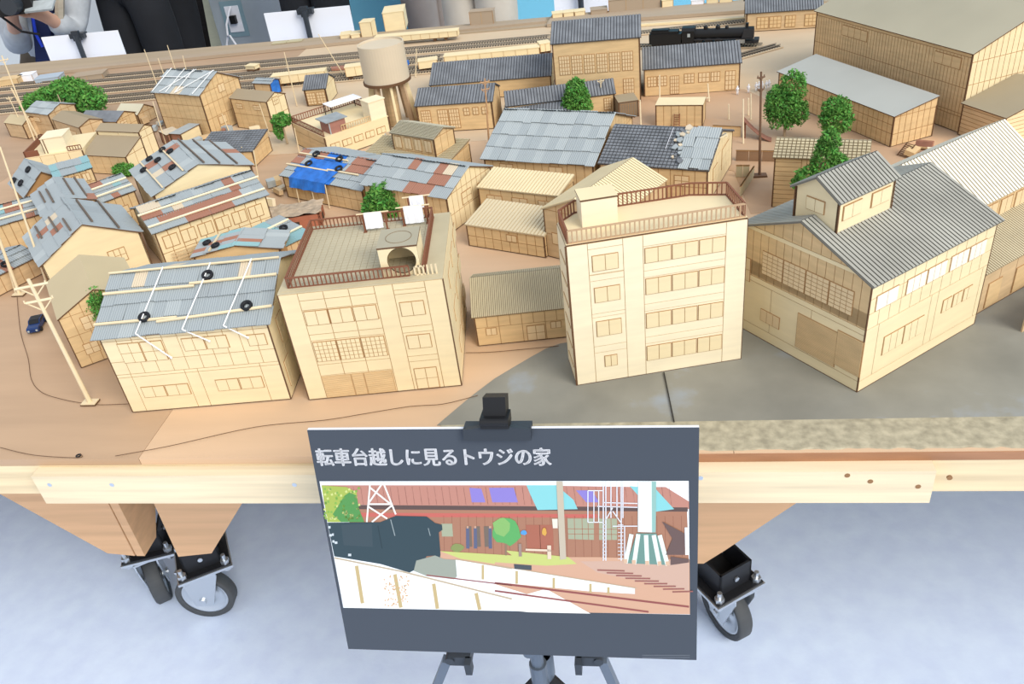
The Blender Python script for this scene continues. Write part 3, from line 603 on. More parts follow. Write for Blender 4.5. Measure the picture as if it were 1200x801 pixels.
# ------------------------------------------------------------------ railings
def railing(parent, pts, h, m, pitch=.006, single=True, w_=.0008, top=.0012, name='railing'):
    """pts in parent space (closed or open list), posts every pitch"""
    for a, c in zip(pts[:-1], pts[1:]):
        a, c = Vector(a), Vector(c); d = c - a; L = d.length; ang = math.atan2(d.y, d.x); MW = Matrix.Translation(a) @ Matrix.Rotation(ang, 4, 'Z')
        b = MB(); b.box(0, -top, h - top * 1.4, L, top, h); b.box(0, -top, 0, L, top, top * 1.2); n = max(1, int(L / pitch))
        if single:
            o = part(name, b, [m], parent, MW); key = ('bal', round(h, 4), m.name)
            if key not in _cache: q = MB(); q.box(-w_, -w_ * .7, top, w_, w_ * .7, h - top); _cache[key] = q.mesh('baluster', [m])
            for i in range(n + 1): link('baluster', _cache[key], o, Matrix.Translation((L * i / n, 0, 0)))
        else:
            for i in range(n + 1): b.box(L * i / n - w_, -w_ * .7, top, L * i / n + w_, w_ * .7, h - top)
            part(name, b, [m], parent, MW)
def tyre(p, label, group, R_=.0075, tilt=None):
    b = MB(); b.lathe([(R_ * .45, .0008), (R_ * .55, .0036), (R_ * .8, .0050), (R_, .0040), (R_, .0008), (R_ * .8, -.0002), (R_ * .45, .0008)], 20)
    o = link('tyre', b.mesh('tyre', [rubber], True)); o.location = p
    if tilt is not None: o.rotation_euler = tilt.to_euler()
    return tag(o, label, 'tyre', group)
def roof_tyres(roof, spots, where, group, R_=.0075):
    q = roof.world.to_3x3().normalized()
    for i, (x, y, nm) in enumerate(spots): tyre(roof.spot(x, y, .0024), 'black tyre on %s, %s one' % (where, nm), group, R_, q)
c2 = lambda x, y: (300 + x / 4, 300 + y / 4)
d1 = lambda x, y: (600 + x / 4, 150 + y / 4)
d2 = lambda x, y: (600 + x / 4, 300 + y / 4)
l1 = lambda x, y: (x / 4, 300 + y / 4)
f1 = lambda x, y: (860 + x / 6.667, 240 + y / 6.667)
f4 = lambda x, y: (900 + x / 4, 300 + y / 4)
h1 = lambda x, y: (1020 + x / 5.005, 240 + y / 5.005)
# ================================================================== front row
# -- front left house
L = House('model_house', 'pale wooden model house with grey sheet roof, ropes and tyres at the front left', 'house', (156, 482.5), (341, 467), (116, 393), .19, ov=.007, group='laser-cut town houses')
L.body('gx', .040, cream, g=.0009); H_ = L.H
L.f.panels([0, L.W * .09, L.W * .42, L.W * .50, L.W * .88, L.W], [0, H_ * .46, H_ * .50]); L.f.panels(splits(L.W, 11), [H_ * .50, H_ * .66, H_ * .92, H_])
for a_, c_, nz in (((545, 410), (795, 482), 2), ((845, 385), (1082, 425), 1), ((657, 612), (902, 643), 1), ((1005, 578), (1245, 612), 1)): L.f.strip(l1(*a_), l1(*c_), 2, 2, nz)
L.f.win(L.W * .86, H_ * .72, L.W * .97, H_ * .86, 2, 1)
L.r.panels(splits(L.D, 6), [0, H_ * .5, H_, H_ * 1.5]); L.r.win(.03, H_ * .58, .055, H_ * .88, 2, 2); L.r.win(.012, H_ * .1, .035, H_ * .42, 2, 1); L.l.panels(splits(L.D, 6), [0, H_ * .5, H_, H_ * 1.5])
L.roof(kind='flat', sh=['gglgggggggggg', 'ggglglggggdgg', 'gggggggddgggg', 'ggwggggggdwgg'], sh2=['ggggdgggggg', 'gdgggggwggg'], m=greyd, ribs=6)
L.r1.batten(.20, .0, .47, .20); L.r1.batten(.16, .36, 1.0, .24); L.r1.batten(.66, .0, .53, .66); L.r1.batten(.70, .50, 1.0, .72); L.r1.batten(.985, 0, 1, .985, w_=.0012)
for x0_, x1_ in ((.32, .26), (.60, .52), (.84, .75)):        # white ropes over the roof, hanging on the wall
    r = L.r1; b = MB(); p0 = Vector((x0_ * r.L, r.Wd, .004)); p1 = Vector((x1_ * r.L, 0.0, .005)); p2 = r.mw.inverted() @ Vector((x1_ * L.W + .032, -.0035, L.H * .80)); p2 = r.mw.inverted() @ Vector((x1_ * L.W + .028, -.004, L.H * (.68 if x0_ < .4 else .84)))
    b.path([p0, (p0 + p1) / 2 + Vector((.001, 0, .001)), p1, p2], .0010, 6); b.blob(tuple(p2), (.0018, .0018, .0018), 6); part('rope', b, string, r.o)
roof_tyres(L.r1, [(.285, .24, 'lower left'), (.60, .80, 'upper middle'), (.86, .27, 'lower right')], 'the grey roof of the front left house', 'tyres on the front left roof', .008)
# -- three storey building with roof terrace
Sx = House('model_building', 'pale three storey model building with tiled roof terrace and brown railings', 'building', (362.5, 468), (541, 451), (326, 346), (534, 249), ov=0)
Sx.body('flat', 0, cream, g=.0009); H_ = Sx.H; W_ = Sx.W
us = [Sx.f.uv(*c2(x, y))[0] for x, y in ((195, 185), (553, 150), (640, 143), (790, 130))]
zs1 = [0] + [Sx.f.uv(*c2(x, y))[1] for x, y in ((303, 560), (290, 510), (285, 492), (258, 397), (245, 370), (235, 322), (217, 255), (207, 210))] + [H_]
Sx.f.panels([0, us[0]], [0, H_]); Sx.f.panels([us[0], us[0] + (us[1] - us[0]) / 3, us[0] + (us[1] - us[0]) * 2 / 3, us[1]], zs1); Sx.f.panels([us[1], us[2]], [0, H_]); Sx.f.panels([us[3], W_], [0, H_])
zs2 = [0] + [Sx.f.uv(*c2(x, y))[1] for x, y in ((715, 495), (710, 470), (690, 360), (685, 332), (650, 180), (645, 160))] + [H_]
Sx.f.panels([us[2], us[3]], sorted(zs2))
Sx.f.strip(c2(220, 258), c2(580, 292), 3, 2)
Sx.f.strip(c2(262, 402), c2(622, 462), 3, 5, 5)
a_, c_ = Sx.f.uv(*c2(305, 563)), Sx.f.uv(*c2(660, 630)); w__ = c_[0] - a_[0]
for q0, q1 in ((0, .42), (.422, .598), (.60, 1)): Sx.f.win(a_[0] + w__ * q0, max(.001, c_[1]), a_[0] + w__ * q1, a_[1], 1, 14, m=wood, gap=.0004, frame=etchl)
for a_, c_, nz in (((670, 215), (798, 270), 1), ((703, 370), (828, 423), 1), ((738, 525), (864, 610), 2)): Sx.f.winpx(c2(*a_), c2(*c_), 2, nz)
Sx.r.panels([0, .03, .07, Sx.D * .5, Sx.D * .75, Sx.D], [0, H_ * .33, H_ * .66, H_])
for j in range(3):
    for i in range(3): Sx.r.win(.05 + i * .06, H_ * (.12 + j * .31), .09 + i * .06, H_ * (.25 + j * .31), 2, 1)
Sx.l.panels(splits(Sx.D, 5), [0, H_ * .33, H_ * .66, H_])
b = MB(); b.box(0, 0, H_, W_, Sx.D, H_ + .002); b.box(0.004, .004, H_ + .002, W_ - .004, .012, H_ + .0026); part('roof_slab', b, [tilebeige], Sx.o)
ro = .012; tl_ = MB(); nx_, ny_ = 20, 22; tw, tdp = (W_ - 2 * ro - .012) / nx_, (Sx.D - 2 * ro) / ny_
b = MB(); b.box(ro, ro, H_ + .002, W_ - ro - .012, Sx.D - ro, H_ + .0023); TR_ = part('roof_tiles', b, [mat('terrace_joint', (.36, .29, .18), var=0)], Sx.o)
for i in range(nx_):
    for j in range(ny_): tl_.box(ro + i * tw + .0003, ro + j * tdp + .0003, H_ + .0023, ro + (i + 1) * tw - .0003, ro + (j + 1) * tdp - .0003, H_ + .0027)
part('tile', tl_, mat('terrace_tile', (.47, .41, .28), var=.08, scale=(20, 20, 20)), TR_, stuff=True)
hh = .016; zz = H_ + .002
railing(Sx.o, [(ro, ro, zz), (W_ * .80, ro, zz)], hh, brownp, .0055); railing(Sx.o, [(ro, ro, zz), (ro, Sx.D - ro, zz)], hh, brownp, .006)
railing(Sx.o, [(ro, Sx.D - ro, zz), (W_ - ro - .012, Sx.D - ro, zz)], hh, brownp, .0055); railing(Sx.o, [(W_ - ro - .012, Sx.D - ro, zz), (W_ - ro - .012, ro, zz)], hh, brownp, .006)
b = MB(); x0 = W_ * .83; b.box(x0, ro - .001, zz, W_ - ro - .010, ro + .001, zz + .002); b.box(x0, ro - .001, zz + .012, W_ - ro - .010, ro + .001, zz + .014)
for i in range(6): b.box(x0 + i * .0055, ro - .001, zz, x0 + i * .0055 + .0022, ro + .001, zz + .014)
part('pale_railing', b, [stick], Sx.o, label='short unpainted pale railing section')
# penthouse with the round opening
pw, pd, ph = .050, .052, .040; T = Matrix.Translation((W_ - ro - .012 - pw - .004, ro + .004, zz)); pent = link('penthouse', None, Sx.o, T); pent.empty_display_size = .01
b = MB(); N = 36; R_ = .0185; cxp, czp = pw * .56, .0215; t = .0025
ring = [(cxp + R_ * math.cos(2 * math.pi * i / N), czp + R_ * math.sin(2 * math.pi * i / N)) for i in range(N)]
def sq(a_):
    dx, dz = math.cos(a_), math.sin(a_); tt = min((pw - cxp) / dx if dx > 1e-9 else 9, -cxp / dx if dx < -1e-9 else 9, (ph - czp) / dz if dz > 1e-9 else 9, -czp / dz if dz < -1e-9 else 9); return (cxp + dx * tt, czp + dz * tt)
ang = sorted(set([2 * math.pi * i / N for i in range(N)] + [math.atan2(z_ - czp, x_ - cxp) % (2 * math.pi) for x_, z_ in ((0, 0), (pw, 0), (0, ph), (pw, ph))]))
for i in range(len(ang)):
    a0, a1 = ang[i], ang[(i + 1) % len(ang)]; p0 = (cxp + R_ * math.cos(a0), czp + R_ * math.sin(a0)); p1 = (cxp + R_ * math.cos(a1), czp + R_ * math.sin(a1)); q0, q1 = sq(a0), sq(a1)
    b.face([(p0[0], 0, p0[1]), (q0[0], 0, q0[1]), (q1[0], 0, q1[1]), (p1[0], 0, p1[1])][::1]); b.face([(p0[0], 0, p0[1]), (p1[0], 0, p1[1]), (p1[0], t, p1[1]), (p0[0], t, p0[1])], 1); b.face([(p0[0], t, p0[1]), (p1[0], t, p1[1]), (q1[0], t, q1[1]), (q0[0], t, q0[1])])
part('front_panel', b, [cream, burnt], pent)
b = MB(); b.box(0, t, 0, t, pd, ph); b.box(pw - t, t, 0, pw, pd, ph); b.box(t, pd - t, 0, pw - t, pd, ph); part('side_panel', b, cream, pent)
b = MB(); b.prism([(-.0008, -.0008), (pw + .0008, -.0008), (pw + .0008, pd + .0008), (-.0008, pd + .0008)], ph, ph + .0022, 0, 1); part('top_panel', b, [olive, burnt], pent)
b = MB(); b.lathe([(.0165, 0), (.0165, .0005), (.0172, .0005), (.0172, 0)], 36, (pw * .5, pd * .5, ph + .0022)); part('engraved_ring', b, beigegroove, pent)
# two clothes frames with hanging sheets on the terrace
def drying(mx, my, wd, hgt, dep, label):
    o = thing('drying_rack', label, 'rack', tuple(Sx.mw @ Vector((mx, my, zz))), Sx.yaw)
    b = MB()
    for sx in (0, wd): b.box(sx - .0012, -.0012, 0, sx + .0012, .0012, hgt); b.box(sx - .0025, -.003, 0, sx + .0025, .003, .0015)
    part('post', b, brownp, o); b = MB(); b.tube((-.008, -.0006, hgt + .0008), (wd + .006, .0006, hgt + .0008), .0011, n=6); part('pole', b, stick, o)
    cl = MB(); n = 8; x0, x1 = wd * .08, wd * .86
    for i in range(n):
        xa, xb = x0 + (x1 - x0) * i / n, x0 + (x1 - x0) * (i + 1) / n; wa, wb = .0006 * math.sin(i * 1.9), .0006 * math.sin((i + 1) * 1.9)
        cl.face([(xa, -.0018, hgt + .0014), (xb, -.0018, hgt + .0014), (xb, -.003 + wb, hgt - dep), (xa, -.003 + wa, hgt - dep)]); cl.face([(xa, .0018, hgt + .0014), (xb, .0018, hgt + .0014), (xb, -.0018, hgt + .0014), (xa, -.0018, hgt + .0014)]); cl.face([(xb, .0018, hgt + .0014), (xa, .0018, hgt + .0014), (xa, .0025, hgt - dep * .8), (xb, .0025, hgt - dep * .8)])
    c_ = part('laundry_sheet', cl, white); c_.matrix_world = Sx.mw @ Matrix.Translation((mx, my, zz)); tag(c_, 'white sheet hung on ' + label.replace('small brown clothes rack ', 'the clothes rack '), 'sheet')
drying(W_ * .44, Sx.D * .80, .032, .028, .022, 'small brown clothes rack standing left on the tiled terrace')
drying(W_ * .70, Sx.D * .84, .034, .028, .024, 'small brown clothes rack standing behind the round-holed box')
drying(W_ * .735, Sx.D * .965, .026, .032, .016, 'small brown clothes rack at the rear railing of the terrace')
# -- low shed between the two big buildings
M1 = House('model_house', 'low wooden model house with ribbed beige roof between the two tall buildings', 'house', (561, 405), (668, 394), .051, .12, ov=.004, group='laser-cut town houses')
M1.body('gx', .028, wood, g=.0009); M1.f.panels(splits(M1.W, 8), [M1.H * .6, M1.H]); M1.f.panels(splits(M1.W, 4), [0, M1.H * .6])
M1.f.win(M1.W * .10, M1.H * .33, M1.W * .22, M1.H * .58); M1.f.win(M1.W * .54, M1.H * .02, M1.W * .74, M1.H * .52, 2, 2); M1.f.win(M1.W * .80, M1.H * .35, M1.W * .92, M1.H * .58); M1.l.panels(splits(M1.D, 4), [0, M1.H, .08]); M1.r.panels(splits(M1.D, 4), [0, M1.H, .08])
M1.roof('corr', tilebeige, beigegroove, .0030)
# -- five storey apartment
Ap = House('model_building', 'pale five storey model apartment block with brown roof railings, largest at centre', 'building', (676.5, 451), (868, 420), (665, 289), .088, ov=0)
H_ = Ap.H; W_ = Ap.W; Ap.f = Wall(Ap, (0, 0, 0), 0, [(0, 0), (W_, 0), (W_, H_), (0, H_)], pale, etchl, .0008); Ap.l = Wall(Ap, (0, .064, 0), -math.pi / 2, [(0, 0), (.064, 0), (.064, H_), (0, H_)], pale, etchl, .0008)
Ap.r = Wall(Ap, (W_, 0, 0), math.pi / 2, [(0, 0), (.072, 0), (.072, H_), (0, H_)], pale, etchl, .0008)
foot = [(0, 0), (W_, 0), (W_, .072), (W_ * .80, .088), (.024, .088), (0, .064)]
b = MB()
for (xa, ya), (xb, yb) in zip(foot[2:-1], foot[3:]): b.face([(xa, ya, 0), (xb, yb, 0), (xb, yb, H_), (xa, ya, H_)])
part('rear_wall', b, pale, Ap.o); b = MB(); b.box(-.0016, -.0008, 0, .0008, .0014, H_); b.box(W_ - .0005, -.0006, 0, W_ + .0006, .0006, H_); b.box(-.0006, .0634, 0, .0006, .0646, H_); b.box(0, -.0008, 0, W_, 0, .0008); b.box(-.0008, 0, 0, 0, .064, .0008); part('burnt_edge', b, burnt, Ap.o)
us = [Ap.f.uv(*d1(x, y))[0] for x, y in ((352, 545), (518, 522), (612, 508), (1005, 447))]
Ap.f.panels([0, us[0]], [0, H_]); Ap.f.panels([us[1], us[2]], [0, H_]); Ap.f.panels([us[3], W_], [0, H_])
zz1 = [Ap.f.uv(*d2(x, y))[1] for x, y in ((385, 455), (385, 425), (378, 290), (375, 273), (365, 120), (362, 92))] + [Ap.f.uv(*d1(x, y))[1] for x, y in ((357, 690), (355, 570))]
Ap.f.panels([us[0], us[1]], sorted([0] + zz1 + [H_])); zz2 = [Ap.f.uv(*d2(x, y))[1] for x, y in ((630, 485), (628, 410), (626, 380), (626, 335), (626, 258), (624, 225), (622, 180), (622, 100), (620, 70), (620, 32))] + [Ap.f.uv(*d1(x, y))[1] for x, y in ((616, 555),)]
Ap.f.panels([us[2], us[3]], sorted([0] + zz2 + [H_]))
for f_, a_, c_ in ((d1, (372, 598), (500, 654)), (d2, (383, 148), (508, 200)), (d2, (393, 305), (515, 358)), (d2, (432, 465), (495, 507))): Ap.f.winpx(f_(*a_), f_(*c_), 2, 1, m=cream)
for f0, a_, f_, c_ in ((d1, (618, 562), d1, (1000, 574)), (d2, (622, 105), d2, (994, 122)), (d2, (625, 267), d2, (988, 280)), (d2, (628, 420), d2, (982, 432))): Ap.f.strip(f0(*a_), f_(*c_), 3, 2, m=cream)
Ap.l.panels([0, Ap.l.Wd], [0, H_]); Ap.r.panels([0, Ap.r.Wd], [0, H_])
for j in range(6): Ap.l.win(Ap.l.Wd - .050, H_ * (.1 + .15 * j), Ap.l.Wd - .012, H_ * (.1 + .15 * j) + .0035, 1, 1, m=cream)
b = MB(); b.prism(foot, H_, H_ + .002, 0, 1); part('roof_slab', b, [cream, burnt], Ap.o)
hh = .018; zz = H_ + .002; i_ = .003
pts = [(i_, i_, zz), (W_ - i_, i_, zz), (W_ - i_, .070, zz), (W_ * .79, .085, zz), (.026, .085, zz), (i_, .063, zz), (i_, i_, zz)]
railing(Ap.o, pts[:2], hh, mat('tan_rail_board', (.50, .33, .19), var=.05), .0058); railing(Ap.o, pts[1:], hh, brownp, .0058)
bx0, by0 = .028, .038; T = Matrix.Translation((bx0, by0, zz)); pent = link('stair_box', None, Ap.o, T)
b = MB(); b.box(0, 0, 0, .045, .034, .036); part('box_walls', b, pale, pent); b = MB(); b.prism([(-.001, -.001), (.046, -.001), (.046, .035), (-.001, .035)], .036, .0382, 0, 1); part('top_panel', b, [cream, burnt], pent)
# -- big house at the right with roof monitor
Hm = House('model_building', 'large wooden model workshop with grey ribbed roof and raised roof monitor, front right', 'building', (1004, 459), (1141, 379), (1024, 333), .21, ov=.006)
HH = Hm.H
Hm.body('gx', .043, cream, g=.0009, mats={'l': wood}); W_ = Hm.W; DL = Hm.l.Wd
zb = Hm.l.uv(*f4(460, 350))[1]; zp = .016
Hm.f.panels([0, W_ * .10, W_ * .52, W_ * .58, W_ * .96, W_], [zp, zb]); Hm.f.panels([0, W_], [0, zp]); Hm.f.panels(splits(W_, 12), [zb, zb + .022, HH * .86, HH])
brw = mat('bright_pane_wood', (.90, .82, .66), var=.03); u0 = Hm.f.uv(*h1(35, 532)); u1 = Hm.f.uv(*h1(665, 270)); u2 = Hm.f.uv(*h1(208, 500)); WW = u1[0] - u0[0]
for a_, c_, nx in ((0, .19, 2), (.262, .438, 3), (.448, .624, 3), (.66, .83, 3), (.84, 1.0, 3)): Hm.f.win(u0[0] + WW * a_, (u0[1] + u1[1]) / 2 - .0125, u0[0] + WW * c_, (u0[1] + u1[1]) / 2 + .0095, nx, 1, m=brw)
u0 = Hm.f.uv(*f4(540, 378)); u1 = Hm.f.uv(*f4(715, 358)); Hm.f.strip(f4(540, 378), f4(715, 358), 2, 3); Hm.f.strip(f4(815, 208), f4(947, 188), 3, 2, gap_=.003)
zt = HH * 1.02
Hm.l.panels(splits(DL, 16), [zb, zb + .024, HH * .60, zt, zt + .0001]); Hm.l.panels([0, DL], [zt, zt + .006], m=cream); Hm.l.panels(splits(DL, 14), [zt + .006, .3])
Hm.l.panels([0, DL], [0, zp], m=cream); Hm.l.panels([0, DL * .30, DL * .62, DL], [zp, zb - .008], m=cream); Hm.l.panels([0, DL], [zb - .008, zb], m=cream)
gz = Hm.l.uv(*f1(230, 350)); gx1 = Hm.l.uv(*f1(935, 800))[0]
for i in range(4): st = (gx1 - gz[0]) / 4; Hm.l.win(gz[0] + st * i + .0004, gz[1] - .0345, gz[0] + st * (i + 1) - .0004, gz[1], 4, 6)
Hm.l.winpx(f1(68, 388), f1(128, 600), 1, 2); wq = Hm.l.uv(*f4(0, 258)); Hm.l.win(wq[0] - .012, wq[1] - .019, wq[0] + .022, wq[1], 3, 1)
Hm.l.winpx(f4(143, 262), f4(312, 520), 1, 26, m=wood, gap=.0005); Hm.l.winpx(f4(330, 342), f4(430, 568), 1, 22, m=wood, gap=.0005)
Hm.roof('corr', roofgrey, roofgroove, .0062)
# monitor: a small gabled box standing on the ridge
def hit(mw, px, py):
    Mi = mw.inverted(); c = Mi @ Vector(CP); d = Mi.to_3x3() @ Vector(ray(px, py)); return mw @ (c + d * (-c.z / d.z))
class Mon(House):
    def __init__(s, par, x0, y0, x1, y1, z0, h, name, ov=.005):
        s.W, s.D, s.H, s.ov = x1 - x0, y1 - y0, h, ov; s.yaw = par.yaw; loc = Matrix.Translation((x0, y0, z0)); s.mw = par.mw @ loc; s.o = link(name, None, par.o, loc); s.o.empty_display_size = .01
hi = Hm.mw.inverted(); q0 = hi @ hit(Hm.r1.world, 980, 274); q1 = hi @ hit(Hm.r1.world, 1044, 244)
ground0 = Hm.mw @ Vector((q0.x, q0.y, 0)); zs = np.linspace(q0.z, .35, 400)
ztop = float(min(zs, key=lambda z: np.hypot(*(proj([ground0.x, ground0.y, z]) - (985, 236)))))
MO = Mon(Hm, q0.x, q0.y, q1.x, Hm.D - q0.y, q0.z - .004, ztop - q0.z + .004, 'roof_monitor')
print('monitor', q0, q1, ztop)
MO.body('gx', .020, cream, g=.0008, plainw=True)
MO.roof('corr', roofgrey, roofgroove, .0062)
for a_, c_ in (((940 + 15, 238), (0, 0)),): pass
i7 = lambda x, y: (960 + x / 5, 120 + y / 5)
MO.f.win(MO.W * .07, MO.H * .40, MO.W * .40, MO.H * .82, 2, 1); MO.f.win(MO.W * .58, MO.H * .40, MO.W * .92, MO.H * .82, 2, 1)
MO.l.win(MO.D * .28, MO.H * .48, MO.D * .70, MO.H * .85, 2, 1)
G1_ = 'laser-cut town houses'
def basic(name, label, A, B, h, D, axis='gx', rise=.02, m=wood, rk=None, ov=.004, mode='e', cat='house', np_=8, rows=(.5,), rf=.5, g=.0014, mats=None, alt=None, sp=None, join=False, group=G1_, rp=None, pit=.42):
    """rp = pixel of the ridge's left end: with the roof slope pit it fixes how deep the house is"""
    q = House(name, label, cat, A, B, h, D, mode, ov, group)
    if rp:
        def err(d): return abs(proj(q.mw @ Vector((-ov, d, q.H + pit * d + .002)))[1] - rp[1])
        d = float(min(np.linspace(.01, .30, 581), key=err)); q.D = d / rf if axis == 'gx' else d; rise = pit * d
    q.body(axis, rise, m, rf, g, mats)
    zs = [0] + [r_ * q.H for r_ in rows] + [q.H, q.H + rise + .01]; dn = max(2, int(round(np_ * q.D / q.W))); sp = sp or (1, 1, 1)
    if sp[0]: q.f.panels(splits(q.W, np_), zs, join=join)
    else: q.f.plain()
    if sp[1]: q.r.panels(splits(q.D, dn), zs, join=join)
    else: q.r.plain()
    if sp[2]: q.l.panels(splits(q.D, dn), zs, join=join)
    else: q.l.plain()
    q.roof(**(rk or dict(kind='flat', m=olive))); return q
SL = dict(kind='corr', m=slate, gm=slateg, pitch=.0072)
# ================================================================== behind the apartment and to the right
def zsolve(xy, px): return float(min(np.linspace(0, .4, 801), key=lambda z: np.hypot(*(proj([xy[0], xy[1], z]) - px))))
hc = .088; e0, e1, e2 = at(634, 245, hc), at(704, 197, hc), at(782, 211, hc); rz_ = zsolve((e1 + e2) / 2, (737, 186)) - hc; print('C1 rise', rz_)
C1 = basic('model_house', 'gabled wooden model house with cream ribbed roof directly behind the five storey block', (634, 245), tuple(proj(e0 + e2 - e1)), hc, tuple(proj(e2)), 'gy', max(.02, rz_), tan, dict(kind='corr', m=cream, gm=creamgroove, pitch=.0065), np_=5, ov=.003)
C1.f.win(C1.W * .1, C1.H * .3, C1.W * .3, C1.H * .55)
D1 = basic('model_house', 'two tier wooden model house, lower front tier with beige ribbed roof', (544, 264), (638, 278), ('a', 288), (634.5, 250), 'shed', .012, wood, dict(kind='corr', m=mat('warm_ribbed_card', (.66, .55, .36), var=.05), gm=creamgroove, pitch=.0068), np_=9, rows=(.5,), ov=.003)
D1.f.win(D1.W * .52, D1.H * .5, D1.W * .66, D1.H * .85)
D2 = basic('model_house', 'two tier wooden model house, taller rear tier with two windows', (558, 220.5), (655, 231), .062, (672, 212), 'shed', .010, wood, dict(kind='corr', m=cream, gm=creamgroove, pitch=.0068), np_=7, rows=(.45,), ov=.003)
D2.f.win(D2.W * .10, D2.H * .50, D2.W * .30, D2.H * .82); D2.f.win(D2.W * .42, D2.H * .50, D2.W * .62, D2.H * .82); D2.f.win(D2.W * .75, D2.H * .50, D2.W * .93, D2.H * .82)
B1 = basic('model_house', 'long wooden model house with pale grey metal sheet roof behind the two tier house', (563, 186), (697, 194), .065, (723, 140), 'gx', .042, wood, dict(kind='flat', m=grey, ribs=5, sh=['lgglgglgglggl', 'glglgglglgglg', 'gllglglllglgl', 'lllllglllglll'], sh2=['gggggggg', 'gggggggg']), np_=13, rows=(.35,), ov=.006, rp=(595.5, 127.5))
B1.f.win(B1.W * .14, B1.H * .52, B1.W * .27, B1.H * .86); B1.f.win(B1.W * .60, B1.H * .52, B1.W * .73, B1.H * .86)
B2 = basic('model_house', 'wooden model house with dark tiled roof torn open at its right end', (700, 192), (831, 201), .068, (854, 160), 'gx', .040, wood, dict(kind='tile', m=slate, gm=slateg, pitch=.0072, rows=13), np_=9, rows=(.5,), ov=.004, mats={'r': cream}, sp=(1, 1, 1), rp=(715, 146), pit=0.38)
B2.f.win(B2.W * .70, B2.H * .5, B2.W * .84, B2.H * .82, 2, 2); B2.r.win(B2.D * .2, B2.H * .45, B2.D * .38, B2.H * .8); B2.r.win(B2.D * .55, B2.H * .35, B2.D * .85, B2.H * .95, 2, 2)
rr = random.Random(4); r = B2.r1
for j in range(4):
    for i in range(3):
        x = r.L * (.66 + .05 * j * (1 if j < 3 else .6)) if False else r.L * (.67 + .02 * (3 - j)); cw = (r.L - x) / 3
        T = Matrix.Translation((x + i * cw + rr.uniform(-.001, .001), r.Wd * j / 4 + rr.uniform(-.002, .002), .0032 + rr.uniform(0, .0012))) @ Matrix.Rotation(rr.uniform(-.07, .07), 4, 'Z') @ Matrix.Rotation(-.02, 4, 'X') @ Matrix.Diagonal((cw * .98, r.Wd / 4 * 1.08, .001, 1))
        if rr.random() < .93: link('roof_sheet', sheet_mesh(5, greyl if rr.random() < .6 else grey), r.o, T)
for i in range(16):
    b = MB(); x, y = r.L * rr.uniform(.62, .74), r.Wd * rr.uniform(.05, .98); a0 = rr.uniform(0, 3); k_ = rr.uniform(.003, .008)
    b.prism([(x + k_ * math.cos(a0 + t_) * rr.uniform(.6, 1.2), y + k_ * math.sin(a0 + t_) * rr.uniform(.6, 1.2)) for t_ in (0, 1.3, 2.5, 3.8, 5.0)], .0036, .0052 + .001 * rr.random()); part('torn_shard', b, rr.choice([grey, slate, greyl, sand]), r.o)
b = MB(); b.box(r.L * .56, r.Wd * .45, .0014, r.L * .563, r.Wd * .98, .0022); part('scratch', b, white, r.o)
for i in range(6):
    b = MB(); p = Vector((B2.W - .002, B2.D * (.30 + .08 * i), B2.H + .02 + rr.uniform(-.01, .01))); b.tube(p, p + Vector((rr.uniform(.0, .018), rr.uniform(-.01, .01), rr.uniform(-.006, .016))), .0011, n=4); part('broken_lath', b, rr.choice([sand, cyan, pale, greyl]), B2.o)
# lean-to and hall behind the workshop
hp_ = lambda x, y, z: tuple(proj(Hm.mw @ Vector((x, y, z))))
H2 = basic('model_building', 'large model hall with bright cream ribbed roof behind the grey-roofed workshop', hp_(.252, .070, .122), hp_(.49, .070, .122), .122, .175, 'gx', .055, wood, dict(kind='corr', m=mat('bleached_ribbed_roof', (.80, .74, .60), var=.04), gm=mat('bleached_groove', (.48, .42, .31), var=0), pitch=.0066), np_=14, rows=(.45, .62), ov=.005, cat='building', g=.001)
for i in range(6): H2.f.win(H2.W * (.05 + i * .155), H2.H * .66, H2.W * (.17 + i * .155), H2.H * .93, 2, 1)
LT = basic('model_house', 'low wooden lean-to with beige ribbed roof at the right end of the workshop', hp_(.258, .012, 0), hp_(.52, .012, 0), .064, .060, 'shed', .022, tan, dict(kind='corr', m=tilebeige, gm=mat('soft_groove', (.40, .32, .2), var=0), pitch=.0046), np_=7, rows=(), ov=.004, mode='g', g=.001)
for i in range(4): LT.f.win(LT.W * (.05 + i * .24), .003, LT.W * (.17 + i * .24), LT.H * .68, 1, 1, m=wood)
# large warehouse with lean-to
Wh = House('model_building', 'huge wooden model warehouse with plain grey-beige roof at the upper right', 'building', (1123, 155), (1280, 90), (1140, 62), .20, ov=.006)
lenl = (Vector(at(958, 12, Wh.H)[:2]) - Vector(at(1140, 62, Wh.H)[:2])).length
rp = Vector(at(1123, 155)[:2]); lp = Vector(at(958, 12.5, Wh.H)[:2]); vv = (lp - rp); print('warehouse', vv.length)
Wh.D = vv.length; Wh.W = .30; Wh.yaw = math.atan2(-vv.x, vv.y); Wh.mw = Matrix.Translation((rp.x, rp.y, 0)) @ Matrix.Rotation(Wh.yaw, 4, 'Z'); Wh.o.location = (rp.x, rp.y, 0); Wh.o.rotation_euler = (0, 0, Wh.yaw)
Wh.body('gy', .055, wood, g=.0014, mats={'f': cream}); H_ = Wh.H
Wh.f.panels(splits(Wh.W, 22), [0, H_ * .22, H_ * .26, H_ * .60, H_ * .88, .3]); Wh.l.panels(splits(Wh.D, 52), [0, H_ * .2, H_ * .24, H_ * .56, H_ * .94]); Wh.l.panels([0, Wh.D], [H_ * .94, H_])
for x0_, x1_, n_ in ((.05, .20, 3), (.62, .80, 4)): Wh.l.win(Wh.D * (1 - x1_), H_ * .76, Wh.D * (1 - x0_), H_ * .91, n_, 1, m=wood)
Wh.roof('flat', mat('warehouse_roof', (.43, .385, .275), var=.12, scale=(3, 3, 3)))
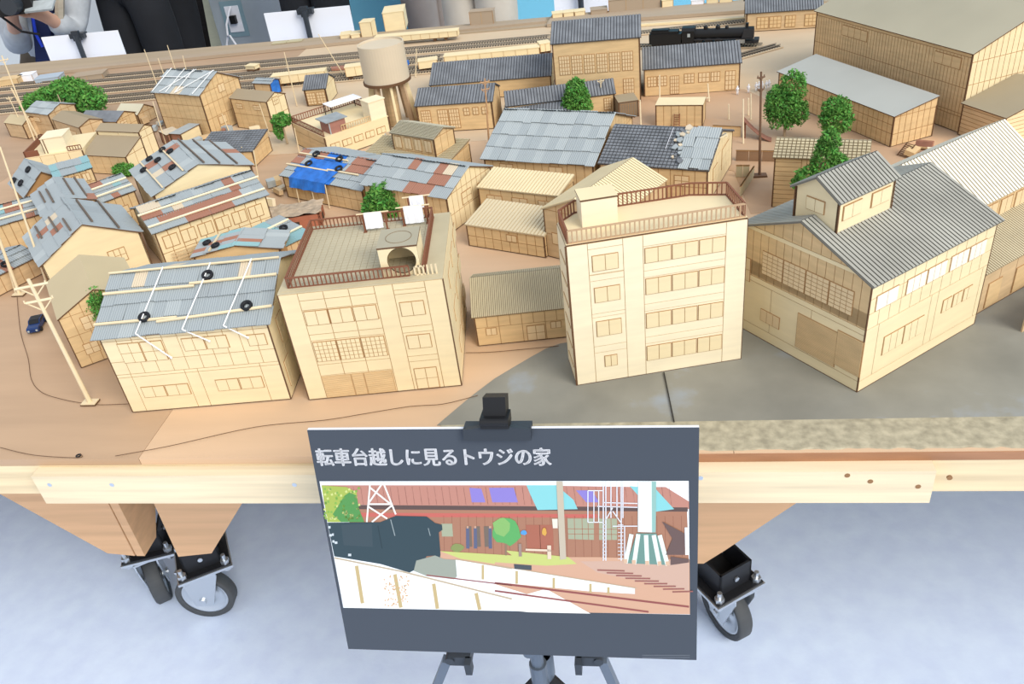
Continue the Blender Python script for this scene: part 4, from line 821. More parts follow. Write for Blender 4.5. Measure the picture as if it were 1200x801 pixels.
A_ = Vector(at(1043, 172)[:2]); Lz = hsolve_top((1043, 172), (1048, 136)); W2 = House('model_house', 'long lean-to with smooth pale grey roof along the big warehouse', 'house', (1043, 172), (1088, 166), Lz, .62, ov=.004, group=G1_)
W2.mw = Matrix.Translation((A_.x, A_.y, 0)) @ Matrix.Rotation(Wh.yaw, 4, 'Z'); W2.yaw = Wh.yaw; W2.o.location = (A_.x, A_.y, 0); W2.o.rotation_euler = (0, 0, Wh.yaw)
q = Wh.mw.inverted() @ Vector((A_.x, A_.y, 0)); W2.W = .10; W2.D = (Vector(at(949, 94, Lz)[:2]) - A_).length; W2.D = .37; print('W2', W2.W, W2.D, Lz)
class _: pass
t = .003; z1 = Lz + W2.W * .18
W2.edges(); W2.axis = 'custom'; W2.f = Wall(W2, (0, 0, 0), 0, [(0, 0), (W2.W, 0), (W2.W, z1), (0, Lz)], wood, g=.0014); W2.l = Wall(W2, (0, W2.D, 0), -math.pi / 2, [(0, 0), (W2.D, 0), (W2.D, Lz), (0, Lz)], wood, g=.0014); W2.b = Wall(W2, (W2.W, W2.D, 0), math.pi, [(0, 0), (W2.W, 0), (W2.W, Lz), (0, z1)], wood, g=.0014).plain()
W2.f.panels(splits(W2.W, 7), [0, Lz * .4, Lz * .95, .2]); W2.l.panels(splits(W2.D, 26), [0, Lz * .42, Lz * .70, Lz])
ovv = .005; Roof(W2, (-ovv, W2.D + ovv, Lz - ovv * .18 + .002), (-ovv, -ovv, Lz - ovv * .18 + .002), (W2.W, W2.D, z1 + .002), kind='flat', m=mat('smooth_grey_roof', (.43, .43, .39), var=.07, scale=(5, 5, 5)))
W3 = House('model_house', 'wooden model annex with dark beige roof right of the big warehouse corner', 'house', (1178, 176), (1290, 130), .085, .16, ov=.004, group=G1_)
c_ = Vector(at(1179, 138, .062)[:2]); W3.H = .062; W3.W = .25; W3.D = (Vector(at(1148, 118, .062)[:2]) - c_).length; W3.yaw = Wh.yaw; W3.mw = Matrix.Translation((c_.x, c_.y, 0)) @ Matrix.Rotation(Wh.yaw, 4, 'Z'); W3.o.location = (c_.x, c_.y, 0); W3.o.rotation_euler = (0, 0, Wh.yaw)
W3.body('gy', .03, wood, g=.0012, mats={'f': cream, 'l': tan}); W3.f.panels([0, W3.W], [i * .008 for i in range(12)], join=False); W3.l.panels([0, W3.D], [i * .008 for i in range(8)] + [.062]); W3.roof('flat', mat('dark_beige_roof', (.36, .30, .20), var=.06))
W4 = basic('model_building', 'far model hall with arched plank gable at the upper right corner', (1150, 8), (1290, 22), .14, .3, 'gx', .03, wood, dict(kind='flat', m=olive), np_=24, rows=(.6,), ov=.004, cat='building')
# buildings along the railway
G2 = basic('model_building', 'tall two storey model workshop with slate grey roof and grid windows, upper centre', (644.5, 52), (751.5, 43.5), ('b', 119), .20, 'gx', .05, wood, SL, np_=1, rows=(), ov=.005, cat='building', mats={'f': wood}, sp=(1, 0, 0), rp=(645.7, 25.5))
for i in range(6): G2.f.win(G2.W * (.06 + i * .147), G2.H * .50, G2.W * (.19 + i * .147), G2.H * .80, 4, 5)
G2.f.win(G2.W * .80, G2.H * .14, G2.W * .93, G2.H * .38, 4, 4)
G1 = basic('model_house', 'single storey model house with slate roof and many windows below the locomotive', (752.5, 82), (870, 73.5), ('a', 114), (867.5, 66), 'gx', .035, wood, SL, np_=1, rows=(), ov=.005, sp=(1, 0, 0), rp=(752, 56))
G1.f.win(G1.W * .03, G1.H * .34, G1.W * .13, G1.H * .72, 3, 3); G1.f.win(G1.W * .135, G1.H * .34, G1.W * .24, G1.H * .72, 3, 3); G1.f.win(G1.W * .27, G1.H * .02, G1.W * .37, G1.H * .70, 4, 5); G1.f.win(G1.W * .42, G1.H * .38, G1.W * .53, G1.H * .74, 3, 3); G1.f.win(G1.W * .57, G1.H * .38, G1.W * .69, G1.H * .74, 3, 2); G1.f.win(G1.W * .70, G1.H * .38, G1.W * .80, G1.H * .74, 3, 2); G1.f.win(G1.W * .85, G1.H * .04, G1.W * .96, G1.H * .74, 3, 4)
G3 = basic('model_house', 'long low model shed with dark slate roof left of the tall workshop', (502.5, 100.5), (646.5, 89), .045, (646, 74), 'gx', .03, wood, SL, np_=1, rows=(), ov=.004, sp=(1, 0, 0), rp=(508, 74))
G4 = basic('model_house', 'wooden model house with slate roof and three square windows right of the water tower', (485, 125), (577.5, 119), ('b', 151), .13, 'gx', .028, wood, SL, np_=10, rows=(.0,), ov=.004, join=True, sp=(0, 1, 0), rp=(487, 103.5))
for x0_, x1_, z0_, z1_ in ((.05, .18, .28, .82), (.27, .41, .1, .82), (.42, .56, .1, .82)): G4.f.win(G4.W * x0_, G4.H * z0_, G4.W * x1_, G4.H * z1_, 4, 5)
for x0_ in (.62, .74, .86): G4.f.win(G4.W * x0_, G4.H * .55, G4.W * (x0_ + .08), G4.H * .83, 2, 2)
G5 = basic('model_house', 'model house with slate roof behind the round green tree', (592, 125), (722, 109.5), ('b', 131), (722.5, 97), 'gx', .022, wood, SL, np_=1, rows=(), ov=.004, sp=(0, 0, 0))
G5.f.win(G5.W * .90, G5.H * .15, G5.W * .97, G5.H * .8, 3, 4)
G5b = basic('model_house', 'low model shed with slate roof in front of the round tree house', (590, 136), (668, 130), .030, .06, 'shed', .012, wood, SL, np_=1, rows=(), ov=.003, sp=(0, 0, 0))
G6 = basic('model_house', 'model station house with slate roof at the top edge left of the warehouse', (873, 16), (966, 10), ('a', 38), .16, 'gx', .035, tan, SL, np_=1, rows=(), ov=.005, sp=(0, 0, 0))
for x0_, x1_ in ((.14, .30), (.31, .47), (.52, .66), (.78, .94)): G6.f.win(G6.W * x0_, G6.H * .12, G6.W * x1_, G6.H * .74, 3, 3, m=wood)
DS = basic('model_shed', 'small dark board shed beside the tall workshop', (724, 121), (748, 117), ('b', 139), .035, 'flat', 0, mat('dark_boards', (.25, .19, .125), var=.1), dict(kind='flat', m=mat('dark_shed_roof', (.36, .29, .19), var=.08)), np_=9, rows=(), ov=.0005, cat='shed', base=None) if False else None
DS = House('model_shed', 'small dark board shed beside the tall workshop', 'shed', (726, 139), (748, 136), (724.5, 121), .055, 'g', .0015); dkb = mat('dark_boards', (.24, .18, .12), var=.1); DS.body('flat', 0, dkb, g=.0012); DS.f.panels(splits(DS.W, 8), [0, DS.H * .9]); DS.f.panels([0, DS.W], [DS.H * .9, DS.H]); DS.r.panels(splits(DS.D, 6), [0, DS.H]); DS.l.panels(splits(DS.D, 6), [0, DS.H]); DS.roof('flat', mat('dark_shed_roof', (.36, .29, .19), var=.08))
SH = House('model_shed', 'flat-roofed plank shed with a tiny ladder at its wall, behind the torn roof', 'shed', (769, 148), (823, 148), (766, 124), .05, 'g', .0015); SH.body('flat', 0, wood, g=.0013); SH.f.panels(splits(SH.W, 6), [0, SH.H]); SH.r.panels([0, SH.D], [0, SH.H]); SH.l.panels([0, SH.D], [0, SH.H]); SH.roof('flat', cream)
def ladder(p, q, wd, label, n=6, m=brownp):
    o = thing('ladder', label, 'ladder', tuple(p)); p, q = Vector(p), Vector(q); d = q - p; s_ = d.cross(Vector((0, 0, 1))); s_ = Vector((1, 0, 0)) if s_.length < 1e-6 else s_.normalized(); s_ *= wd / 2; b = MB()
    for k_ in (-1, 1): b.tube(s_ * k_, d + s_ * k_, .0011, n=4)
    part('rail', b, m, o); b = MB()
    for i in range(n): c = d * ((i + .5) / n); b.tube(c - s_, c + s_, .0008, n=4)
    part('rung', b, m, o, stuff=True)
p = SH.mw @ Vector((SH.W * .46, -.010, .001)); q = SH.mw @ Vector((SH.W * .46, -.0035, .030)); ladder(p, q, .012, 'tiny brown ladder against the flat plank shed')
T1 = House('model_house', 'wooden model house with beige tile-grid roof among the three trees', 'house', (904.5, 242), (1008, 248), (908, 184), .075, 'g', .004, G1_); T1.body('gx', .018, wood, g=.001); T1.f.panels([0, T1.W * .30], [T1.H * i / 11 for i in range(12)]); T1.f.panels([T1.W * .30, T1.W * .36, T1.W * .42], [0, T1.H]); T1.f.panels([T1.W * .42, T1.W], [T1.H * i / 11 for i in range(12)]); T1.l.panels([0, T1.D], [0, T1.H, .13]); T1.r.panels([0, T1.D], [0, T1.H, .13])
T1.roof('tile', tilebeige, beigegroove, .0072, rows=7)
# ================================================================== the patchwork quarter at the left
def batt(r, lst, m=None):
    for y0, x0, x1 in lst: r.batten(y0, x0, x1, m=m)
wet = mat('dark_batten', (.16, .12, .09), var=.1)
# E1 / E2: the row with rust sheets and the blue tarp
E1 = basic('model_house', 'long wooden model house with grey and rust patchwork roof behind the tiled terrace', (422, 216), (523.5, 233), ('b', 274), .13, 'gx', .035, wood, dict(kind='flat', m=greyd, ribs=5, sh=['gggggrrrgg', 'ggglgggrrl', 'ggggrglrwg'], sh2=['gggggg']), np_=12, rows=(.45,), ov=.005, mats={'r': cream}, rp=(449, 180))
E1.r.win(E1.D * .30, E1.H * .50, E1.D * .52, E1.H * .85, 2, 2); E1.r.win(E1.D * .66, E1.H * .55, E1.D * .80, E1.H * .80, 2, 1)
E2 = basic('model_house', 'wooden model house under a blue tarp held by sticks and black tyres', (327.5, 206), (424, 224), ('a', 231), .12, 'gx', .026, wood, dict(kind='flat', m=greyd, ribs=5, sh=['gbbbbggg', 'gbbbbgggg', 'rgrbblrrg', 'rgrbbgrrg'], sh2=['ggggg']), np_=12, rows=(.5,), ov=.005, rp=(354.5, 174), pit=0.35)
r = E2.r1; b = MB(); tarp_n = 14
def tw(x, y): return Vector((x * r.L, y * r.Wd, .0038 + .0009 * math.sin(x * 40) * math.cos(y * 9)))
for i in range(tarp_n):
    for j in range(10):
        x0, x1 = .14 + .44 * i / tarp_n, .14 + .44 * (i + 1) / tarp_n; y0, y1 = -.02 + .72 * j / 10, -.02 + .72 * (j + 1) / 10; sh_ = lambda y: .10 * y
        b.face([tw(x0 + sh_(y0), y0), tw(x1 + sh_(y0), y0), tw(x1 + sh_(y1), y1), tw(x0 + sh_(y1), y1)])
mi_ = r.mw.inverted()
for i in range(tarp_n):
    x0, x1 = .14 + .44 * i / tarp_n, .14 + .44 * (i + 1) / tarp_n; p0, p1 = tw(x0, -.02), tw(x1, -.02); w0 = mi_.to_3x3() @ Vector((0, -.006 - .002 * math.sin(i * 1.3), -.020)); w1 = mi_.to_3x3() @ Vector((0, -.006 - .002 * math.sin((i + 1) * 1.3), -.020)); b.face([p0 + w0, p1 + w1, p1, p0])
o = link('tarpaulin', b.mesh('tarpaulin', [tarp]), None, r.world.copy()); tag(o, 'crumpled blue tarpaulin draped over the patchwork roof and hanging past its eave', 'tarp')
for x_ in (.20, .40, .58):
    b = MB(); p = r.mw @ Vector((x_ * r.L, -.002, .001)); b.tube(p, Vector((p.x + .004, -.014, .0)), .0011, n=5); part('prop_stick', b, stick, E2.o)
batt(r, [(.38, -.02, .50), (.80, .02, .62), (.42, .48, .85)])
roof_tyres(r, [(.22, .84, 'upper left'), (.52, .80, 'upper right'), (.23, .50, 'lower left'), (.60, .50, 'lower right')], 'the blue tarp roof', 'tyres on the blue tarp', .0085)
# R2 long patchwork house, R1 gabled roof with tyres behind, R3 small one in front
R2 = basic('model_house', 'long wooden model house with rust and grey patchwork roof and six window pairs', (178, 274.5), (315, 228), .078, .155, 'gx', .035, cream, dict(kind='flat', m=greyd, ribs=5, sh=['gggrrrrggg', 'grrrrrrrlg', 'rrgwlggggrgg', 'wwlgglggrlg'], sh2=['gggggg']), np_=10, rows=(.42,), ov=.006, rp=(152, 243), pit=0.35)
for i in range(6): R2.f.win(R2.W * (.04 + i * .155), R2.H * .52, R2.W * (.17 + i * .155), R2.H * .84, 2, 1)
b = MB()
for i in range(5): b.box(R2.W * .06, -.012, R2.H * (.08 + .08 * i), R2.W * .42, -.010, R2.H * (.08 + .08 * i) + .0015)
part('plank_fence', b, tan, R2.o); batt(R2.r1, [(.20, .0, 1.0), (.66, -.02, 1.02)], pale)
def gabled(name, label, fl, fr, apex, h, Dpx, m, rk, g=.0012, ov=.004, **k):
    """gable facing the camera: fl, fr eave corners at height h, apex pixel of the gable, D as length"""
    a, c = at(*fl, h), at(*fr, h); rise = zsolve_((a + c) / 2, apex) - h
    if isinstance(Dpx, tuple):
        A3, B3 = (a + c) / 2, at(*Dpx, h + rise); u3 = (c - a)[:2] / np.linalg.norm((c - a)[:2]); Dpx = float(np.dot((B3 - A3)[:2], np.array([-u3[1], u3[0]])))
    q = House(name, label, 'house', fl, fr, h, Dpx, 'e', ov, G1_); q.body('gy', max(.015, rise), m, .5, g); print(label[:30], 'rise', rise, q.W, q.D); q.roof(**rk); return q
def zsolve_(xy, px): return float(min(np.linspace(0, .4, 801), key=lambda z: abs(proj([xy[0], xy[1], z])[1] - px[1])))
R1 = gabled('model_house', 'gabled model house with tyre-weighted grey patchwork roof and plain pale gable', (178, 231), (297, 194), (231, 193), .080, (185.5, 170), cream, dict(kind='flat', m=greyd, ribs=5, sh=['gglgggg', 'grgwgg', 'gggrgg', 'grggglg'], sh2=['gggrgg', 'ggglg', 'gglgg']))
R1.f.plain(); R1.l.plain(); R1.r.plain()
batt(R1.r1, [(.25, 0, 1), (.72, .05, .95)]); batt(R1.r2, [(.3, 0, 1), (.62, 0, 1), (.90, 0, 1)], wet)
roof_tyres(R1.r1, [(.30, .20, 'lowest'), (.12, .42, 'far left'), (.30, .52, 'middle left'), (.12, .72, 'upper left'), (.30, .80, 'upper middle'), (.72, .62, 'right')], 'the left slope of the plain-gabled house', 'tyres on the plain gabled house', .008)
R3 = gabled('model_house', 'small low model house with cyan and rust sheet roof behind the front left house', (224, 303), (330, 292), (282, 291), .045, (256, 273), wood, dict(kind='flat', m=greyd, ribs=4, sh=['cggrg', 'cgrgg', 'cgrgc'], sh2=['ggglg', 'crggg']))
R3.f.plain(); roof_tyres(R3.r1, [(.45, .25, 'left'), (.80, .55, 'right')], 'the small cyan and rust roof', 'tyres on the small cyan roof', .008); batt(R3.r1, [(.45, 0, 1)])
R4 = basic('model_shed', 'low shed with sloping cyan sheet roof beside the tiled terrace building', (332, 291), (366, 274), .030, .10, 'shed', .012, tan, dict(kind='flat', m=greyd, ribs=6, sh=['cc', 'cg', 'cg']), np_=4, rows=(), ov=.003, cat='shed')
batt(R4.r1, [(.3, 0, 1), (.7, 0, 1)], pale); roof_tyres(R4.r1, [(.6, .5, 'only')], 'the low cyan shed roof', None, .008)
# Q cluster
PB = dict(kind='flat', m=greyd, ribs=4)
Q1 = gabled('model_house', 'gabled model house with patchwork roof and wide pale gable at the lower left', (46, 313), (167, 272), (91.5, 264), .075, .17, cream, dict(PB, sh=['lgggglg', 'ggrgggg', 'gwgrgg', 'gggggg'], sh2=['gggg', 'ggdg']))
Q1.f.plain(); Q1.f.win(Q1.W * .62, Q1.H * .45, Q1.W * .80, Q1.H * .8, 3, 2); batt(Q1.r1, [(.3, .1, .5), (.6, .2, .7), (.8, .55, .95)], wet); batt(Q1.r2, [(.4, 0, 1), (.8, .1, .9)], wet)
Q2 = gabled('model_house', 'gabled model house with plank gable and brown ridge strip in the left patchwork quarter', (49, 254), (114, 234), (76, 232.5), .095, (54, 211), wood, dict(PB, sh=['ggglg', 'gggg', 'lgggg'], sh2=['rdgg', 'gggg', 'ggg']))
Q2.f.panels(splits(Q2.W, 7), [0, .3], join=False); batt(Q2.r1, [(.35, .2, .7), (.6, .3, .9)], wet); batt(Q2.r2, [(.3, .1, 1), (.7, .1, .9)], wet)
b = MB(); b.box(-.004, -.004, Q2.H * .62, Q2.W + .004, -.0015, Q2.H * .64); part('sill', b, dull, Q2.o)
Q3 = basic('model_house', 'low model house with striped grey and rust roof behind the left edge poles', (-12, 268), (52, 250), .060, .12, 'gx', .02, wood, dict(PB, sh=['ggggrg', 'gggggg', 'ccrrgg', 'gcrggg'], sh2=['ggg']), np_=6, rows=(), ov=.004)
batt(Q3.r1, [(.25, 0, 1), (.7, -.02, 1)], pale)
Q3b = basic('model_house', 'low model shed with rust striped roof and tyres at the left edge', (-14, 330), (46, 300), .035, .10, 'gx', .014, tan, dict(PB, sh=['ggrggg', 'lgrglg', 'grrggg'], sh2=['ggg']), np_=5, rows=(), ov=.004)
roof_tyres(Q3b.r1, [(.45, .3, 'lower'), (.25, .6, 'upper')], 'the rust striped roof at the left edge', 'tyres at the left edge', .008)
Q4 = basic('model_house', 'small raised model house with cyan sheet roof and window band', (63, 210), (109, 197), .105, .05, 'shed', .012, wood, dict(PB, sh=['cggcc', 'cgggc']), np_=6, rows=(.75,), ov=.003)
for i in range(3): Q4.f.win(Q4.W * (.12 + i * .28), Q4.H * .78, Q4.W * (.34 + i * .28), Q4.H * .95, 2, 1)
Q5 = gabled('model_house', 'model house with tyre-weighted plain grey sheet roof in the upper left quarter', (28, 231), (85, 212), (52, 202), .070, .13, wood, dict(PB, sh=['gggg', 'ggdg', 'gggg'], sh2=['ggg', 'gdg']))
roof_tyres(Q5.r1, [(.25, .2, 'lower'), (.60, .30, 'middle'), (.55, .80, 'upper')], 'the plain grey roof in the upper left quarter', 'tyres on the plain grey roof', .008)
Q6 = basic('model_house', 'model house with pale striped roof and two white battens beside the plank gable', (116, 239), (160, 223), .072, .12, 'gx', .022, wood, dict(PB, sh=['lgrgg', 'lgglg', 'gggcg', 'rrggg'], sh2=['ggg']), np_=5, rows=(.5,), ov=.004)
batt(Q6.r1, [(.28, -.4, 1), (.66, -.5, 1)], pale); Q6.f.win(Q6.W * .3, Q6.H * .3, Q6.W * .7, Q6.H * .7, 2, 2)
# beige house behind the tall front pole

h_ = .088; pa = at(67, 376, h_); uu = np.array([math.cos(math.radians(38)), math.sin(math.radians(38)), 0]); vv_ = np.array([-uu[1], uu[0], 0])
O1 = House('model_house', 'model house with smooth beige card roof behind the tall left pole', 'house', (67, 376), tuple(proj(pa + uu * .125)), h_, .15, 'e', .002, G1_)
O1.body('gy', .028, wood, g=.0009); O1.f.panels(splits(O1.W, 7), [0, O1.H * .3, O1.H * .62, O1.H, .2]); O1.l.plain(); O1.r.plain(); O1.roof('flat', mat('smooth_beige_card', (.56, .45, .27), var=.05))
O1.f.win(O1.W * .22, O1.H * .66, O1.W * .42, O1.H * .92, 2, 2); O1.f.win(O1.W * .12, O1.H * .2, O1.W * .30, O1.H * .42, 2, 2)
FL = lambda m: dict(kind='flat', m=m)
beige = mat('smooth_beige_card', (.56, .45, .27)); dbeige = mat('brownish_roof_card', (.36, .285, .185), var=.06)
J1 = basic('model_house', 'model house with brown card lower roof and raised window strip, upper left', (96, 182), (147, 184.5), ('b', 206), .13, 'shed', .045, wood, FL(dbeige), np_=5, rows=(), ov=.003, mats={'r': cream}, sp=(1, 1, 0), rp=(114, 158), pit=.4)
q_ = J1; zt_ = J1.H + .4 * J1.D + .012
J1b = basic('model_house', 'model house with pale gable and brown card upper roof, upper left', tuple(proj(J1.mw @ Vector((-.003, J1.D - .002, zt_)))), tuple(proj(J1.mw @ Vector((J1.W + .003, J1.D - .002, zt_)))), zt_, .05, 'gx', .010, wood, FL(dbeige), np_=2, rows=(.8,), ov=.003, mats={'r': cream, 'f': cream})
J2 = basic('model_house', 'small model house with slate card roof in front of the large tree, upper left', (91, 142), (136, 143), ('a', 160), .07, 'gx', .020, wood, FL(slate), np_=6, rows=(.5,), ov=.004, rp=(96, 129)); J2.r.win(.012, J2.H * .55, .035, J2.H * .9, 2, 2)
J3 = basic('model_house', 'small model house with cream card roof behind the slate card roof house', (134, 134), (161, 135), ('a', 146), .07, 'gx', .018, tan, FL(mat('pale_cream_card', (.60, .55, .40), var=.05)), np_=4, rows=(), ov=.003)
J4 = basic('model_house', 'two storey plank model house with pale grey roof beside the large left tree', (28.5, 132), (56, 135), ('b', 160), .09, 'gx', .016, tan, dict(kind='flat', m=greyd, ribs=5, sh=['lgl', 'glg'], sh2=['gg']), np_=5, rows=(.5,), ov=.003); J4.f.win(J4.W * .2, J4.H * .6, J4.W * .55, J4.H * .85, 2, 1); J4.r.win(J4.D * .45, J4.H * .35, J4.D * .75, J4.H * .6, 2, 2)
J5 = basic('model_house', 'small low model house with beige gabled roof at the far left edge', (4, 144), (26, 147), ('a', 160), .06, 'gx', .014, tan, FL(beige), np_=3, rows=(), ov=.003)
J6 = basic('model_house', 'plank model house joined to the right of the two storey plank house', (60, 140), (92, 150), ('b', 172), .07, 'gx', .012, tan, FL(dbeige), np_=5, rows=(.5,), ov=.003); J6.f.win(J6.W * .4, J6.H * .4, J6.W * .8, J6.H * .7, 2, 1)
K1 = basic('model_house', 'tall plank model house with rope-tied pale grey sheet roof, upper left', (177, 108), (233.5, 112), ('b', 160), (268, 103), 'gx', .042, wood, dict(kind='flat', m=greyd, ribs=5, sh=['glwgl', 'glglg', 'lgglg'], sh2=['gggg']), np_=9, rows=(.38, .72), ov=.005, rp=(198, 81), pit=0.5)
K1.r.win(K1.D * .45, K1.H * .85, K1.D * .62, K1.H * 1.05, 2, 1); K1.r.win(K1.D * .25, K1.H * .15, K1.D * .45, K1.H * .35, 2, 1)
r = K1.r1; b = MB()
for xa, ya, xb, yb in ((.05, 0, .10, 1), (.2, 0, .62, 1), (.33, 0, .38, 1), (.52, 0, .98, 1), (.52, 0, .57, 1), (.88, 0, .96, 1), (.0, .62, .60, .66)): b.tube((xa * r.L, ya * r.Wd, .005), (xb * r.L, yb * r.Wd, .005), .0011, n=4)
part('rope', b, string, r.o)
K2 = basic('model_house', 'plank model house with plain brown card roof right of the rope-tied roof', (268, 115.5), (312, 120), ('b', 155), (342, 113), 'gx', .020, wood, FL(dbeige), np_=6, rows=(.5,), ov=.003, mats={'r': cream}, rp=(280, 103.5)); K2.f.win(K2.W * .12, K2.H * .68, K2.W * .30, K2.H * .86, 2, 2); K2.f.win(K2.W * .6, K2.H * .68, K2.W * .8, K2.H * .86, 2, 2); K2.r.win(K2.D * .3, K2.H * .8, K2.D * .6, K2.H * 1.05, 3, 2)
I1 = basic('model_house', 'small grid-windowed model hut with grey card roof left of the water tower', (354, 106), (382, 103.5), ('a', 125), .07, 'gx', .016, wood, dict(kind='corr', m=slate, gm=slateg, pitch=.007), np_=2, rows=(), ov=.004, mats={'r': cream}, sp=(0, 1, 0), rp=(359, 88.5), pit=0.5); I1.f.win(I1.W * .05, .003, I1.W * .48, I1.H * .8, 3, 4); I1.f.win(I1.W * .52, .003, I1.W * .95, I1.H * .8, 3, 4)
I2 = basic('model_hut', 'tiny hut with weathered grey roof and blue side in the upper left', (295, 98), (316, 99), ('a', 112), .05, 'gx', .008, tan, dict(kind='flat', m=greyd, ribs=4, sh=['gg', 'gd'], sh2=['gg']), np_=2, rows=(), ov=.004, cat='hut', mats={'r': tarp}, sp=(1, 0, 0))
F1 = basic('model_house', 'model house with large beige tile-grid roof below the water tower', (425, 182), (529, 188), .050, (546, 168), 'shed', .008, wood, dict(kind='tile', m=tilebeige, gm=beigegroove, pitch=.0075, rows=16), np_=8, rows=(.4,), ov=.003)
F1b = basic('model_house', 'raised band of paired windows under a beige grid roof below the water tower', (456, 156), (508, 164), .092, (536, 150), 'gx', .012, wood, dict(kind='tile', m=mat('pale_tile_card', (.50, .46, .34), var=.08), gm=beigegroove, pitch=.0065, rows=12), np_=6, rows=(.62,), ov=.004)
for i in range(4): F1b.f.win(F1b.W * (.05 + i * .24), F1b.H * .66, F1b.W * (.22 + i * .24), F1b.H * .95, 2, 1)
# P1: house with a railed roof terrace
P1 = House('model_building', 'model building with railed roof terrace, brick-red hut and cream stair box, upper middle', 'building', (384.5, 178), (456.5, 152), (380, 162), .13, ov=0)
hp = .052; pa, pb = at(380, 162, hp), at(455, 136.5, hp); P1.H = hp; P1.W = float(np.linalg.norm((pb - pa)[:2])); P1.yaw = math.atan2(pb[1] - pa[1], pb[0] - pa[0]); nn_ = np.array([-math.sin(P1.yaw), math.cos(P1.yaw)]); P1.D = float((at(335, 147, hp)[:2] - pa[:2]) @ nn_); print('P1', P1.W, P1.D, math.degrees(P1.yaw))
P1.mw = Matrix.Translation((pa[0], pa[1], 0)) @ Matrix.Rotation(P1.yaw, 4, 'Z'); P1.o.location = (pa[0], pa[1], 0); P1.o.rotation_euler = (0, 0, P1.yaw)
P1.body('flat', 0, cream, g=.0013, mats={'l': wood}); P1.f.plain(); P1.r.plain(); P1.l.panels(splits(P1.l.Wd, 2), [0, P1.H * .7, P1.H])
for i in range(5): P1.f.win(P1.W * (.06 + i * .18), P1.H * .36, P1.W * (.20 + i * .18), P1.H * .66, 2, 1)
b = MB(); b.box(0, 0, P1.H, P1.W, P1.D, P1.H + .002); part('roof_slab', b, cream, P1.o); zz = P1.H + .002; W_, D_ = P1.W, P1.D
railing(P1.o, [(W_ * .28, .002, zz), (W_ * .72, .002, zz)], .014, wood, .006, False); railing(P1.o, [(.002, .002, zz), (.002, D_, zz)], .014, brownp, .006, False); railing(P1.o, [(.002, D_ - .002, zz), (W_, D_ - .002, zz)], .016, brownp, .006, False); railing(P1.o, [(W_ - .002, D_ * .4, zz), (W_ - .002, D_, zz)], .014, brownp, .006, False)
b = MB(); b.box(W_ * .74, .002, zz, W_ - .002, .038, zz + .042); b.box(W_ * .735, 0, zz + .042, W_, .040, zz + .044); part('stair_box', b, pale, P1.o)
b = MB(); b.box(.02, .004, zz, .062, .05, zz + .028, 0); b.box(.0195, .0035, zz, .022, .0045, zz + .028, 1); part('roof_hut', b, [mat('brick_red_card', (.36, .17, .13), var=.1), greyl], P1.o); b = MB(); b.box(.012, .0, zz + .028, .068, .054, zz + .030); part('roof_hut_top', b, greyd, P1.o)
b = MB(); b.prism([(W_ * .45, D_ * .60), (W_ * .95, D_ * .60), (W_ * .95, D_ * .85), (W_ * .45, D_ * .85)], zz + .028, zz + .0295); part('canopy', b, white, P1.o)
for x_, y_ in ((.46, .61), (.94, .61), (.46, .84), (.94, .84)): b = MB(); b.tube((W_ * x_, D_ * y_, zz), (W_ * x_, D_ * y_, zz + .028), .0012, n=4); part('canopy_post', b, black, P1.o)
# P2: left terrace building
h2_ = .060; pa, pb = at(30, 186, h2_), at(96, 176, h2_); P2 = House('model_building', 'model building with cream stair box and brown parapet terrace at the left', 'building', (30, 200), (98, 190), (28, 186), .1, ov=0)
P2.H = h2_; P2.W = float(np.linalg.norm((pb - pa)[:2])); P2.yaw = math.atan2(pb[1] - pa[1], pb[0] - pa[0]); P2.D = .13; P2.mw = Matrix.Translation((pa[0], pa[1], 0)) @ Matrix.Rotation(P2.yaw, 4, 'Z'); P2.o.location = (pa[0], pa[1], 0); P2.o.rotation_euler = (0, 0, P2.yaw); print('P2', P2.W, math.degrees(P2.yaw))
P2.body('flat', 0, cream, g=.0013); P2.f.panels(splits(P2.W, 4), [0, P2.H]); P2.l.plain(); P2.r.plain(); W_, D_ = P2.W, P2.D; zz = P2.H + .002
b = MB(); b.box(0, 0, P2.H, W_, D_, P2.H + .002); part('roof_slab', b, cream, P2.o)
b = MB(); b.box(W_ * .34, .01, zz, W_ * .74, .065, zz + .035); b.box(W_ * .335, .008, zz + .035, W_ * .745, .067, zz + .037); part('stair_box', b, pale, P2.o); b = MB(); b.box(W_ * .325, .010, zz, W_ * .335, .02, zz + .045); b.box(W_ * .38, .008, zz, W_ * .39, .011, zz + .035); part('dark_edge_strip', b, burnt, P2.o)
b = MB(); b.box(0, 0, zz, .003, D_, zz + .014); b.box(0, D_ - .003, zz, W_ * .5, D_, zz + .014); b.box(0, 0, zz, W_ * .25, .003, zz + .014); part('parapet', b, brownp, P2.o); railing(P2.o, [(W_ * .76, .002, zz), (W_, .002, zz)], .012, brownp, .006, False)
